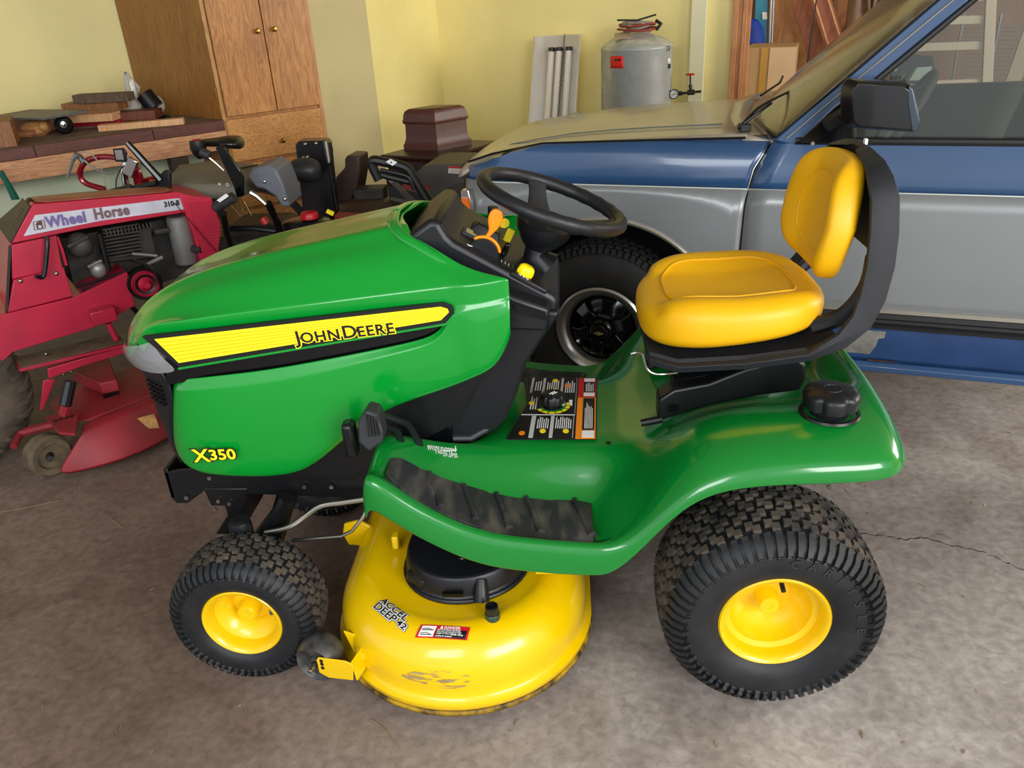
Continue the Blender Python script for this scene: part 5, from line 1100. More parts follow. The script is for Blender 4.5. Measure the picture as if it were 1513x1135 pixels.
# gauge and valve
gy = cyp(991, 139, 1.0); g0 = hit(996, 139, gy-nb*0, 107); pv = lambda u, v: hit(u, v, gy+nb*.02, 107)
g1 = pv(996, 139); mb = MB(); mb.lathe([(.001, .006), (.026, .006), (.026, .012), (.031, .012), (.031, -.012), (.001, -.012)], g1, nb, 24); gg = mb.build('pressure_gauge', DGR, TK)
mb = MB(); mb.lathe([(.001, .0075), (.025, .0075)], g1, nb, 24); mb.build('gauge_face', WHT, gg)
mb = MB(); mb.tube([g1+nb*.009+V((-.012, 0, -.012)), g1+nb*.009+V((.010, 0, .014))], .0015, 4); mb.build('needle', BPR, gg)
mb = MB(); mb.tube([pv(988, 140), pv(1036, 135)], .008, 8); mb.tube([pv(1003, 138), pv(1008, 138)], .014, 8); mb.tube([pv(1016, 137), pv(1026, 136)], .017, 10); mb.tube([pv(1021, 136), pv(1020, 125)], .012, 8); mb.tube([pv(1020, 126), pv(1020, 110)], .006, 8); mb.build('valve_pipe', mat('dark iron', '#3c332f', .5, .6), TK)
mb = MB(); q = pv(1020, 110); mb.tube([q+V((.025*math.cos(t), .025*math.sin(t), 0)) for t in [2*PI*k/16 for k in range(17)]], .005, 6, cap=False); mb.tube([q+V((-.022, 0, 0)), q+V((.022, 0, 0))], .004, 6); mb.build('valve_handwheel', mat('valve red', '#b8201c', .4), TK)

# storage room things
def wq(u, v, off): return hit(u, v, KC-nb*off, 107)      # plane 'off' metres beyond the back wall
CARD = mat('cardboard', '#b8956d', .75, var=.06, scale=5); CARD2 = mat('cardboard light', '#d2b08a', .75, var=.05, scale=5)
b0, b1 = wq(1103, 71, .35), wq(1177, 70, .35); bm = wq(1138, 71, .35); zt = b0.z
BX = thing('cardboard_box', 'tall closed cardboard box with tape standing just inside the storage opening', 'box', V(((b0.x+b1.x)/2, (b0.y+b1.y)/2, 0)))
mb = MB(); mb.prism([V((p.x, p.y, .02)) for p in (b0, b1)]+[V((p.x, p.y, .02))-nb*.4 for p in (b1, b0)], (0, 0, zt-.02)); mb.build('carton', CARD, BX, bev=.003)
mb = MB(); e0 = bm+nb*.002; mb.prism([V((e0.x, e0.y, .05)), V((b1.x, b1.y, .05))+nb*.002, V((b1.x, b1.y, zt-.003))+nb*.002, V((e0.x, e0.y, zt-.003))], nb*.003); mb.build('carton_flap', CARD2, BX)
mb = MB(); t0, t1 = wq(1125, 72, .344), wq(1135, 72, .344); mb.prism([V((t0.x, t0.y, .05)), V((t1.x, t1.y, .05)), V((t1.x, t1.y, zt)), V((t0.x, t0.y, zt))], nb*.002); mb.build('packing_tape', mat('tape', '#b98a3a', .3), BX)
mb = MB(); pts = [wq(u, v, 1.15) for u, v in [(1118, -40), (1136, -40), (1140, 80), (1122, 80)]]; pts[2] = V((pts[2].x, pts[2].y, .02)); pts[3] = V((pts[3].x, pts[3].y, .02)); mb.prism(pts, nb*.03); lv = mb.build('blue_board', mat('light blue paint', '#3b8fb8', .45), bev=.003); tag(lv, 'long light blue board standing behind the cardboard box', 'board')
mb = MB(); mb.prism([wq(u, v, 1.11) for u, v in [(1126, 18), (1133, 18), (1134, 28), (1127, 29)]], nb*.002); mb.build('label', WHT, lv)
sk_ = MB(); rg = []
for (u, v), r_ in [((1112, 26), .03), ((1113, 40), .07), ((1114, 55), .085), ((1114, 70), .08), ((1114, 95), .06)]:
    c_ = wq(u, v, .98); rg.append([c_+V((math.cos(t)*r_*(1+.15*math.sin(3*t+v)), math.sin(t)*r_*.7, 0)) for t in [2*PI*k/16 for k in range(16)]])
sk_.rings(rg); tag(sk_.build('blue_fabric_bag', mat('royal blue cloth', '#1a3fae', .6, var=.3, scale=14), ang=180, sub=1), 'royal blue fabric bag hanging left of the light blue board', 'bag')
for i, u in enumerate((1140, 1143.5)):
    p_ = wq(u, -20, 1.1+.05*i); q = wq(u+4, 75, 1.1+.05*i); q.z = .02; mb = MB(); mb.tube([p_, q], .009, 8); tag(mb.build('metal_pole', mat('pole grey', '#a8aab0', .3, .6)), ['thin grey metal pole touching the light blue board', 'thin grey metal pole nearer the plywood sheet'][i], 'pole', 'grey poles')
PLY = wood('storage plywood', '#b27648', '#cf9660', .55, (2, 2, 5), 1.6)
def sheet(name, pts, off, m_, label, th=.02, cat='board', floor=True, grp=None):
    P_ = [wq(u, v, off) for u, v in pts]
    if floor:
        k = len(P_)//2
        for i in range(k, len(P_)): P_[i] = V((P_[i].x, P_[i].y, .02))
    mb = MB(); mb.prism(P_, nb*th); o = mb.build(name, m_, bev=.002); tag(o, label, cat, grp); return o
sheet('plywood_sheet', [(1146, -60), (1236, -60), (1232, 130), (1146, 130)], 1.55, PLY, 'large light plywood sheet leaning at the back of the storage room', grp='plywood')
sheet('plywood_sheet', [(1240, -60), (1262, -60), (1256, 140), (1238, 140)], 1.5, wood('storage ply dark', '#935a34', '#b07448', .55, (2, 2, 5), 2), 'narrow darker plywood sheet right of the diagonal boards', grp='plywood')
RW = wood('red shelf board', '#924c2a', '#b0663a', .5, (2, 2, 6), 2)
def slant(name, a, b, wd, off, m_, label, th=.025, grp=None):
    A, B = wq(*a, off), wq(*b, off); d = (B-A).normalized(); B = A+d*((A.z-.02)/(-d.z)) if d.z < 0 else B
    sd = nb.cross(d); mb = MB(); mb.prism([A-sd*wd/2, A+sd*wd/2, B+sd*wd/2, B-sd*wd/2], nb*th); o = mb.build(name, m_, bev=.002); return tag(o, label, 'board', grp)
slant('long_board', (1182, -30), (1222, 110), .20, 1.35, RW, 'wide reddish brown board leaning diagonally', grp='leaning boards')
slant('long_board', (1207, -20), (1243, 95), .14, 1.2, wood('stain board', '#8a4726', '#a35a33', .45, (2, 2, 6), 2), 'narrow board with pale edges leaning in front of the wide one', grp='leaning boards')
for du_ in (-10, 11): slant('edge_strip', (1207+du_, -20), (1243+du_, 95), .014, 1.16, WP, 'pale thin strip along the %s edge of the narrow leaning board' % ('left' if du_ < 0 else 'right'), .01, 'pale strips')
cl = MB(); rr_ = random.Random(7); R = []
for i in range(13):
    t = i/12; row = []
    for j in range(9):
        f = j/8; u = lerp(1256, 1318, t)+f*(-8+16*math.sin(t*5)); v = lerp(-30, 44+16*math.sin(t*9)+6*math.cos(t*23), f)
        row.append(wq(u, v, 1.15+.05*math.sin(t*24+f*3)))
    R.append(row)
cl.grid(R); tag(cl.build('draped_canvas', mat('tan canvas', '#7d6350', .8, var=.25, scale=9), sub=1, solid=.004), 'brown canvas hanging in folds above the dusty windshield', 'cloth')
mb = MB(); mb.prism([wq(u, v, 1.3) for u, v in [(1285, 30), (1310, 20), (1306, 62), (1288, 66)]], -nb*.06); tag(mb.build('dark_case', BLK, bev=.01), 'dark case hanging below the brown canvas', 'case')
# ladder seen through the cab
LD = thing('wooden_ladder', 'pale wooden ladder standing beyond the truck, seen through its side window', 'ladder', V((wq(1455, 100, .4).x, wq(1455, 100, .4).y, 0)))
LWD = mat('ladder wood', '#bfb49c', .6)
def rail(u0, v0, u1, v1, name='rail', r=.03):
    A, B = wq(u0, v0, .4), wq(u1, v1, .4); d = (B-A).normalized(); B = A+d*((A.z-.02)/(-d.z)); mb = MB(); sd = nb.cross(d); mb.prism([A-sd*r, A+sd*r, B+sd*r, B-sd*r], nb*.05); mb.build(name, LWD, LD, bev=.003)
rail(1466, -60, 1457, 130); rail(1345, -60, 1336, 130)
for k, (v0, v1) in enumerate([(-38, -41), (-3, -5), (32, 28), (70, 66), (126, 121), (190, 185)]):
    A, B = wq(1341, v0, .4), wq(1462, v1, .4); mb = MB(); mb.prism([A-Z*.025, B-Z*.025, B+Z*.025, A+Z*.025], nb*.03); mb.build('rung', LWD, LD, bev=.003)
WS = thing('wire_rack', 'grey wire rack behind the ladder, seen through the truck window', 'rack', V((wq(1485, 100, .9).x, wq(1485, 100, .9).y, 0)))
for k in range(16):
    v = 40+k*6.2; mb = MB(); mb.tube([wq(1425, v+2, .9), wq(1540, v-2, .9)], .004, 5); mb.build('wire', mat('wire grey', '#8d9190', .4, .5), WS)
for u in (1425, 1480, 1540):
    A = wq(u, 20, .9); mb = MB(); mb.tube([A, V((A.x, A.y, .0))], .01, 6); mb.build('upright', mat('wire grey', '#8d9190', .4, .5), WS)
sheet('leaning_plank', [(1520, 20), (1545, 20), (1500, 140), (1478, 140)], .6, mat('pale plank', '#9a917c', .7), 'pale plank leaning beyond the truck window', floor=False)
# ================================================================ RED GARDEN TRACTOR
RE = az(50); RM_ = V((-RE.y, RE.x, 0)); Q0 = V((-2.547, .742, 0))
def rp(u, v, t=0): return hit(u, v, Q0+RM_*t, 50)
def RS(s, z, t=0): return Q0+RE*s+RM_*t+Z*z
RED = mat('tractor red paint', '#b01c3a', .4, coat=.25, var=.12, scale=6); REDD = mat('red deck paint', '#9c2430', .5, col2='#7c2a2c', scale=7)
DIRT = mat('dirt', '#5b4637', .9, col2='#6b5a48', scale=20); RDT = mat('dusty red top', '#8b3a33', .45, col2='#9a6a4a', scale=4)
ENG = mat('engine grime', '#242322', .6, col2='#3b3733', scale=15); ALU = mat('dull aluminium', '#8a8988', .4, .5, var=.15, scale=10)
RT = thing('garden_tractor', 'old red garden tractor with open engine at the left behind the green hood', 'garden tractor', RS(.4, 0, .25))
def rpr(name, pts, t0, th, m_, par=RT, bev=.003, label=None):
    mb = MB(); mb.prism([rp(u, v, t0) for u, v in pts], RM_*th); return mb.build(name, m_, par, bev=bev, label=label)
HD2 = rpr('hood', [(17, 360), (48, 302), (262, 284), (287, 290), (292, 311), (120, 339)], 0, .06, RED)
# hood top (dusty)
tp = [rp(48, 302), rp(262, 284)]; mb = MB(); R = []
for t, dz in [(.0, .002), (.03, .010), (.10, .010), (.21, -.006), (.32, -.035), (.39, -.07), (.42, -.12), (.42, -.20)]: R.append([tp[0]+RM_*t+Z*dz, tp[0].lerp(tp[1], .5)+RM_*t+Z*(dz+.004), tp[1]+RM_*t+Z*dz])
mb.grid(R); mb.build('hood_top', RDT, HD2, sub=1, solid=.004)
dc = rpr('name_plate', [(35, 349), (52, 318), (262, 293), (284, 296), (280, 308), (150, 326)], -.004, .003, mat('worn silver decal', '#bcbcc8', .4, var=.12, scale=9), HD2, bev=0, label='worn silver name plate with purple lettering')
ra = (rp(280, 300)-rp(35, 335)).normalized(); rdir = (rp(190, 322, -.006)-rp(70, 340, -.006)).normalized(); rup = Z
text('Wheel', .054, rp(70, 336, -.007), rdir, rup, mat('faded purple', '#6a5a92', .6), dc, off=.0022, sx=.86, spacing=1.08)
text('Horse', .054, rp(140, 324, -.007), rdir, rup, mat('faded brown', '#6d5258', .6), dc, off=.0022, sx=.86, spacing=1.08)
text('310-8', .028, rp(243, 306, -.007), (rp(280, 301, -.006)-rp(246, 306, -.006)), rup, BPR, dc, off=.001, sx=.9)
mb = MB(); P_ = [rp(u, v, -.006) for u, v in [(49, 328), (65, 325), (67, 337), (51, 340)]]
for i in range(4): mb.tube([P_[i], P_[(i+1) % 4]], .0012, 4)
q = (P_[0]+P_[2])/2; mb.tube([q+RE*.009*math.cos(t)+Z*(.009*math.sin(t)-.006) for t in [2*PI*k/12 for k in range(13)]], .0022, 4, cap=False); mb.prism([q+RE*x+Z*z for x, z in [(-.012, .002), (-.004, .012), (.010, .014), (.013, .004), (.004, .0)]], RM_*.002); mb.build('badge_mark', mat('brown print', '#5a3226', .6), dc)
# instrument end
mb = MB(); a_, b_ = rp(17, 359), rp(46, 304); mb.prism([a_, b_, b_+RM_*.2-Z*.004, b_+RM_*.38-Z*.06, a_+RM_*.42], -RE*.006); dpn = mb.build('instrument_panel', mat('panel dark', '#2b2725', .5), RT, bev=.002)
for k in range(6):
    c_ = a_.lerp(b_, .35+.09*k)-RE*.008; mb = MB(); mb.tube([c_+RM_*.05, c_+RM_*(.17-.02*(k % 3))], .0015, 4); mb.build('print_line', mat('dull print', '#6c645a', .6), dpn)
# lower pedestal
pd2 = rpr('pedestal', [(17, 362), (83, 348), (92, 396), (18, 413)], .01, .36, RED)
rpr('pedestal_lower', [(20, 414), (94, 395), (108, 438), (12, 462)], .0, .40, RED)
mb = MB(); a_, b_, c_, d_ = rp(17, 362, .01), rp(12, 460, .01), rp(12, 460, .40), rp(17, 362, .40); mb.prism([a_, b_, c_, d_], -RE*.01); mb.build('battery_box', mat('battery dark', '#26211f', .6), RT)
for u, v in [(30, 415), (83, 404)]:
    q = rp(u, v, -.001); mb = MB(); mb.sph(q, .009, 8); mb.build('bolt', STL, RT)
for u, v in [(68, 523), (94, 553), (105, 549)]:
    q = rp(u, v, -.001); mb = MB(); mb.sph(q, .007, 6); mb.build('bolt', STL, RT)
mb = MB(); mb.tube(spline([rp(69, 350, -.02), rp(70, 362, -.03), rp(68, 385, -.03), rp(66, 402, -.03), rp(62, 410, -.03), rp(54, 408, -.04)], 3), .0085, 8); mb.build('height_crank', BLK, RT)
mb = MB(); mb.tube([rp(84, 350, .02), rp(92, 370, .02), rp(98, 392, .02)], .006, 6); mb.build('red_rod', RED, RT)
# frame
rpr('frame_side', [(-40, 475), (12, 463), (108, 440), (188, 402), (200, 452), (140, 484), (20, 520), (-10, 548), (-40, 520)], .0, .40, RED)
mb = MB(); a_, b_, c_, d_ = rp(25, 541, -.0), rp(187, 505, -.02), rp(200, 494, .08), rp(30, 520, .08)
mb.prism([rp(28, 546, -.06), rp(187, 508, -.06), rp(187, 508, -.06)+RM_*.14, rp(28, 546, -.06)+RM_*.14], -Z*.012); fb = mb.build('running_board', RED, RT, bev=.002)
mb = MB(); mb.prism([rp(30, 545, -.055)+Z*.001, rp(185, 507, -.055)+Z*.001, rp(185, 507, -.055)+RM_*.13+Z*.001, rp(30, 545, -.055)+RM_*.13+Z*.001], Z*.003); mb.build('grip_mat', DIRT, fb)
rpr('board_rail', [(70, 545), (190, 510), (192, 520), (120, 542), (72, 560)], -.05, .02, RED)
rpr('hanger_strap', [(64, 562), (82, 560), (64, 606), (59, 606)], -.02, .01, RED)
mb = MB(); q = rp(152, 466, -.03); mb.box(q, (.09, .05, .055), Matrix.Rotation(.7, 3, 'Z')); mb.build('foot_pedal', RED, RT, bev=.004)
mb = MB(); mb.tube([rp(160, 478, -.02), rp(172, 502, -.02)], .012, 8); mb.build('pedal_arm', RED, RT)
# engine
E_ = thing  # (plain helper name kept short)
rpr('engine_block', [(92, 352), (290, 315), (295, 400), (200, 430), (112, 436)], .16, .2, ENG)
for k in range(9):
    v = 338+k*5.2; a_, b_ = rp(152+k*.6, v+3, .06), rp(206+k*.6, v-6, .06)
    mb = MB(); mb.prism([a_, b_, b_+RM_*.12, a_+RM_*.12], Z*.005); mb.build('cooling_fin', ENG, RT)
for k in range(13):
    u = 156+k*5.4; mb = MB(); a_ = rp(u, 341-k*1.0, .05); mb.prism([a_, a_+RE*.005, a_+RE*.005-Z*.022, a_-Z*.022], RM_*.1); mb.build('head_fin', ENG, RT)
rpr('cylinder', [(154, 345), (222, 333), (232, 380), (160, 388)], .09, .12, ENG)
mb = MB(); a_, b_ = rp(262, 319, .06), rp(277, 388, .06); mb.tube([a_, a_.lerp(b_, .04), a_.lerp(b_, .96), b_], [.040, .046, .046, .042], 24); mf = mb.build('muffler', ALU, RT)
mb = MB(); q = rp(286, 368, .02); mb.tube([q-RE*.01+RM_*.02, q+RE*.012-RM_*.02, q+RE*.022-RM_*.03], .016, 12); mb.build('exhaust_tip', ENG, mf); mb = MB(); mb.tube([rp(228, 343, .05), rp(250, 340, .05)], .012, 8); mb.build('exhaust_pipe', ENG, mf)
mb = MB(); mb.tube([rp(147, 345, .03), rp(161, 400, .03)], .010, 10); mb.build('dip_tube', BLKM, RT)
for (p1, p2, r_, m_) in [((112, 425), (215, 392), .005, BLKM), ((120, 430), (190, 405), .004, BLKM), ((130, 395), (150, 385), .006, ALU), ((195, 375), (232, 378), .006, ALU), ((100, 365), (130, 350), .007, ENG), ((215, 392), (240, 380), .008, ALU)]:
    mb = MB(); mb.tube([rp(*p1, .02), rp(*p2, .02)], r_, 8); mb.build('linkage', m_, RT)
mb = MB(); mb.sph(rp(145, 398, .04), (.03, .03, .035), 8); mb.build('carburettor', ALU, RT)
mb = MB(); mb.sph(rp(118, 362, .06), (.05, .04, .05), 8); mb.build('air_cleaner', ENG, RT)
pc2 = rp(213, 418, .0); mb = MB(); mb.lathe([(.001, .05), (.012, .05), (.018, .03), (.03, .02), (.045, .022), (.05, .03), (.053, .02), (.053, -.02), (.001, -.02)], pc2, -RM_, 32); mb.build('pulley', RED, RT)
mb = MB(); mb.lathe([(.054, .016), (.066, .018), (.066, -.018), (.054, -.016)], pc2, -RM_, 32); mb.lathe([(.030, .024), (.04, .028), (.04, .02)], pc2, -RM_, 28); mb.build('belt', BLKM, RT)
mb = MB(); mb.tube(spline([rp(197, 385, -.03), rp(222, 395, -.05), rp(235, 415, -.05), rp(240, 432, -.04)], 4), .007, 6); mb.build('fuel_hose', BLKM, RT)
# grille with louvres
gl = [(264, 288), (312, 292), (326, 330), (322, 384), (300, 400), (286, 345)]
GRL = rpr('grille', gl, -.01, .44, RED)
for k in range(20):
    v = 300+k*4.6; ua = 280+k*1.1; ub = min(326, 312+k*1.6) if k < 9 else 326-(k-9)*.6
    mb = MB(); a_, b_ = rp(ua, v+1.5, -.012), rp(ub, v-1.5, -.012); mb.prism([a_, b_, b_+Z*.005, a_+Z*.005], -RM_*.006); mb.build('louvre', RED, GRL)
mb = MB(); mb.tube([rp(258, 300, -.03), rp(320, 372, -.03)], .0018, 5); mb.build('cable', BLKM, RT)
# mower deck of the garden tractor
bp = [aZ(u, v, .035) for u, v in [(78, 706), (120, 698), (178, 684), (240, 656), (300, 615)]]
tp_ = [aZ(u, v, .17) for u, v in [(120, 640), (150, 628), (190, 612), (245, 590), (300, 560)]]
mb = MB(); mb.grid([[b_, b_.lerp(t_, .5)+V((.004, -.012, 0)), t_.lerp(b_, .08), t_, t_+V((-.03, .05, .006))] for b_, t_ in zip(bp, tp_)]); DK2 = mb.build('cutting_deck', REDD, RT, sub=1, solid=.006)
bk = [aZ(u, v, .176) for u, v in [(60, 600), (90, 575), (150, 552), (215, 530), (300, 520)]]
mb = MB(); mb.grid([[t_+V((-.03, .05, .006)), t_.lerp(b_, .5)+V((0, 0, .02)), b_] for b_, t_ in zip(bk, tp_)]); mb.build('deck_top', REDD, DK2, sub=1, solid=.006)
cbx = [aZ(u, v, .20) for u, v in [(112, 565), (152, 583), (178, 578), (165, 543), (140, 545)]]
mb = MB(); mb.prism(cbx, Z*.05); mb.build('belt_cover', REDD, DK2, bev=.006)
mb = MB(); q = [aZ(u, v, .235) for u, v in [(153, 590), (177, 582), (176, 577), (152, 583)]]; mb.prism(q, Z*.001); mb.build('cover_opening', BLKG, DK2)
q = [aZ(u, v, .20) for u, v in [(68, 620), (106, 612), (118, 615), (112, 645), (88, 643)]]; mb = MB(); mb.prism(q, Z*.012); ab = mb.build('height_bracket', REDD, DK2, bev=.003)
for u, v in [(82, 622), (90, 619), (98, 617), (106, 615)]:
    c_ = aZ(u, v, .213); mb = MB(); mb.cyl(c_, c_+Z*.001, .008, n=10); mb.build('bracket_hole', BPR, ab)
mb = MB(); mb.tube([aY(94, 612, .62), aY(98, 598, .62)], .018, 8); mb.build('lever', REDD, DK2)
mb = MB(); mb.tube([aY(96, 600, .62), aY(104, 563, .66)], .022, 10); mb.build('lever_grip', BLK, DK2, bev=.003)
mb = MB(); q = [dplane(u, v, bp[2].lerp(tp_[2], .5)+V((.01, -.035, .01)), (V((.35, -.85, .35))).normalized()) for u, v in [(203, 618), (228, 611), (236, 632), (220, 633)]]; mb.prism(q, V((0, -.002, 0))); mb.build('warning_decal', mat('decal orange', '#c8902a', .5, col2='#8a5a20', scale=40), DK2)
mb = MB(); mb.tube([aZ(30, 640, .1), aZ(90, 625, .13)], .018, 8); mb.tube([aZ(20, 660, .08), aZ(30, 640, .1)], .014, 8); mb.build('deck_link', REDD, DK2)
cc = aZ(74, 706, 0); cc = V((cc.x+.0, cc.y+.03, .082))
mb = MB(); mb.lathe([(.015, -.03), (.05, -.03), (.07, -.034), (.082, -.022), (.084, 0), (.082, .022), (.07, .034), (.05, .03), (.045, .015), (.015, .015)], cc, (RM_*-.9+RE*.3), 32); cst = mb.build('deck_wheel', mat('muddy rubber', '#4f4335', .85, col2='#6e5e48', scale=20), DK2)
mb = MB(); mb.cyl(cc-RM_*.04, cc-RM_*-.03, .012); mb.build('axle', ENG, DK2)
# rear wheel of the garden tractor
rc = rp(-78, 598, .08); rc.z = .285
c0r = rc; ax2 = -RM_
mb = MB(); mb.lathe([(.12, .06), (.14, .09), (.18, .10), (.22, .095), (.255, .075), (.272, .04), (.276, 0), (.272, -.04), (.255, -.075), (.2, -.10), (.14, -.09), (.12, -.06)], c0r, ax2, 56); rw2 = mb.build('rear_wheel', mat('dusty tyre', '#3b342d', .85, col2='#5a4d40', scale=12), RT, ang=60)
lg = MB()
for sd in (1, -1):
    for j in range(28):
        t0 = 2*PI*(j+(.5 if sd < 0 else 0))/28; rg = []
        for h_, r_, dt in [(0, .274, .12), (.045, .27, .05), (.08, .252, .0), (.10, .222, -.02)]:
            P_ = []
            for s_, dr_ in ((-1, .0), (-1, .012), (1, .012), (1, .0)):
                a2 = t0+dt+s_*.038; P_.append(c0r+ax2*(h_*sd)+(RE*math.cos(a2)+Z*math.sin(a2))*(r_+dr_))
            rg.append(P_)
        lg.rings(rg)
lg.build('tread_lugs', mat('dusty tyre', '#3b342d', .85), rw2, kind='stuff', fix=False)
mb = MB(); mb.lathe([(.125, .06), (.12, .03), (.06, .01), (.03, .03), (.001, .03)], c0r, ax2, 36); mb.build('rim', mat('wheel grey', '#6a6660', .5), rw2)

# ================================================================ BIKES AND SMALL MACHINES BEHIND
def py(u, v, y): return aY(u, v, y)
def tb(name, pts, y, r, m_, par, n=8, sp=0, **k):
    P_ = [py(p[0], p[1], p[2] if len(p) > 2 else y) for p in pts]
    if sp: P_ = spline(P_, sp)
    if isinstance(r, (list, tuple)): r = [lerp(r[0], r[-1], i/(len(P_)-1)) for i in range(len(P_))]
    mb = MB(); mb.tube(P_, r, n); return mb.build(name, m_, par, **k)
MET = mat('metallic red bike paint', '#8a1020', .2, .3, coat=.6)
B1 = thing('road_bicycle', 'red bicycle with curved drop handlebar and silver brake levers under the bench', 'bicycle', V((py(190, 300, 1.9).x, 1.9, 0)))
tb('handlebar', [(186, 236), (165, 232), (145, 232), (128, 238), (119, 250), (119, 262), (127, 271), (142, 276), (156, 280)], 1.9, .014, MET, B1, 10, 4)
tb('brake_lever', [(114, 229), (108, 236), (104, 248), (100, 262)], 1.86, [.012, .006], ALU, B1, 8, 4); tb('brake_lever', [(124, 236), (135, 246), (150, 254), (168, 257)], 1.86, .005, ALU, B1, 8, 4)
tb('lever_mount', [(110, 228), (118, 232), (124, 240)], 1.88, .014, mat('grey mount', '#5a5a5e', .4, .5), B1)
tb('brake_cable', [(118, 224), (135, 228), (148, 245), (155, 268), (158, 280)], 1.87, .003, mat('cable grey', '#9a9488', .4), B1, 6, 5)
tb('brake_cable', [(172, 285), (172, 265), (180, 248), (190, 242)], 1.9, .003, BLK, B1, 6, 5)
tb('stem', [(188, 278), (184, 258), (187, 242), (193, 236)], 1.92, .016, CHR, B1, 8, 3)
tb('head_tube', [(200, 248), (206, 275), (212, 300)], 1.95, .022, MET, B1); tb('top_tube', [(204, 270), (240, 262), (290, 255)], 2.0, .018, MET, B1); tb('frame_curve', [(193, 240), (203, 250), (208, 262), (208, 275)], 1.93, .012, MET, B1, 8, 3)
mb = MB(); mb.box(py(193, 247, 1.88), (.05, .02, .09), Matrix.Rotation(.6, 3, 'Y')); mb.build('brake_caliper', CHR, B1, bev=.004)
mb = MB(); mb.prism([py(u, v, 1.86) for u, v in [(166, 220), (182, 219), (187, 226), (185, 240), (170, 239)]], (0, .012, 0)); mr = mb.build('reflector_mirror', BLK, B1, bev=.003)
mb = MB(); mb.prism([py(u, v, 1.858) for u, v in [(169, 222), (180, 221.5), (183, 236), (172, 236)]], (0, .001, 0)); mb.build('mirror_glass', CHR, mr)
for c_, nm in (((214, 420), 'front_wheel'),):
    q = V((py(214, 300, 1.98).x, 1.98, .33)); mb = MB(); mb.lathe([(.31, -.012), (.33, 0), (.31, .012), (.295, 0)], q, V((.15, 1, 0)), 40); mb.build(nm, RUB, B1)
tb('fork', [(212, 300), (214, 360)], 1.97, .014, MET, B1)
# second bicycle: saddle, black frame, tan rimmed wheel
B2 = thing('city_bicycle', 'bicycle with wide black saddle and tan wheel behind the snow blower', 'bicycle', V((py(330, 300, 2.3).x, 2.3, 0)))
rg = []
for u, v, ru, rv in [(283, 212, .01, .012), (290, 212, .035, .022), (305, 211, .045, .025), (320, 210, .055, .028), (338, 209, .085, .040), (352, 210, .085, .045), (359, 213, .04, .03)]:
    c_ = py(u, v, 2.2); rg.append([c_+V((0, math.cos(t)*ru, math.sin(t)*rv*.75)) for t in [2*PI*k/16 for k in range(16)]])
mb = MB(); mb.rings(rg); mb.build('saddle', mat('saddle vinyl', '#151515', .3, coat=.3), B2, sub=1)
mb = MB(); mb.lathe([(.001, .01), (.035, .008), (.04, -.03), (.03, -.06), (.012, -.08)], py(291, 210, 2.1), Z, 18); st2 = mb.build('shifter_cap', BLK, B2); mb = MB(); mb.lathe([(.001, .013), (.022, .012), (.026, .008)], py(291, 210, 2.1), Z, 18); mb.build('red_cap', mat('cap red', '#9a2030', .5), B2)
tb('seat_post', [(335, 215), (330, 262)], 2.25, .014, CHR, B2); tb('frame_tube', [(300, 262), (330, 320), (345, 372)], 2.3, .018, BLK, B2)
wcn = V((py(395, 370, 2.4).x, 2.4, .34)); mb = MB(); mb.lathe([(.30, -.02), (.335, 0), (.30, .02)], wcn, V((.2, 1, 0)), 48); w2 = mb.build('rear_wheel', RUB, B2); mb = MB(); mb.lathe([(.30, -.01), (.285, 0), (.30, .01)], wcn, V((.2, 1, 0)), 48); mb.build('rim', mat('tan rim', '#9a6a40', .4), w2)
for k in range(14):
    t = 2*PI*k/14; d_ = (V((1, -.2, 0)).normalized()*math.cos(t)+Z*math.sin(t)); mb = MB(); mb.tube([wcn+d_*.02, wcn+d_*.295], .0015, 4); mb.build('spoke', STL, w2)
# snow blower
SBL = thing('snow_blower', 'grey and black snow blower with two grips and black levers behind the red tractor', 'snow blower', V((py(330, 330, 1.75).x, 1.8, 0)))
PG = mat('grey dash plastic', '#626058', .5, col2='#76705f', scale=6); PG2 = mat('blue grey plastic', '#666973', .45)
rg = []
for f, pts in enumerate([[(248, 262), (255, 248), (290, 240), (345, 238), (380, 241), (392, 246)], [(250, 272), (300, 281), (345, 279), (365, 272)]]): pass
mb = MB(); top = [py(u, v, y) for u, v, y in [(250, 262, 1.55), (262, 247, 1.80), (320, 239, 1.95), (392, 246, 1.95), (402, 258, 1.85), (346, 276, 1.5), (290, 278, 1.48), (255, 272, 1.5)]]
cc_ = sum(top, V((0, 0, 0)))/len(top); mb.rings([[p-Z*.05 for p in top], [p-Z*.01 for p in top], [cc_+(p-cc_)*.93+Z*.012 for p in top], [cc_+(p-cc_)*.6+Z*.022 for p in top], [cc_+(p-cc_)*.1+Z*.025 for p in top]]); dsb = mb.build('dash_panel', PG, SBL, ang=40, bev=.004)
for u, v, s_ in [(330, 277, '+  o  -'), (252, 271, '- -')]:
    text(s_, .03, py(u-8, v-1, 1.47), X, Z, WHT, dsb, ext=.0005)
for k in range(9):
    mb = MB(); mb.box(py(352+k*3.4, 249-k*.6, 1.80), (.006, .03, .004)); mb.build('shift_notch', BPR, dsb)
mb = MB(); P_ = [py(u, v, 1.52) for u, v in [(365, 262), (372, 250), (395, 244), (408, 250), (418, 272), (428, 306), (416, 306), (405, 290), (390, 280), (378, 278)]]; mb.prism(P_, (0, .20, .0)); ss = mb.build('side_shroud', PG2, SBL, bev=.01)
for u, v in [(391, 268), (421, 294)]:
    mb = MB(); q = py(u, v, 1.518); mb.sph(q, .009, 6); mb.build('bolt', CHR, ss)
tb('left_grip', [(150, 291), (196, 279)], 1.35, .021, mat('grip rubber', '#2b2b2b', .6), SBL, 12, bev=.004); tb('left_handle_bar', [(194, 280), (232, 271)], 1.36, .014, BLK, SBL)
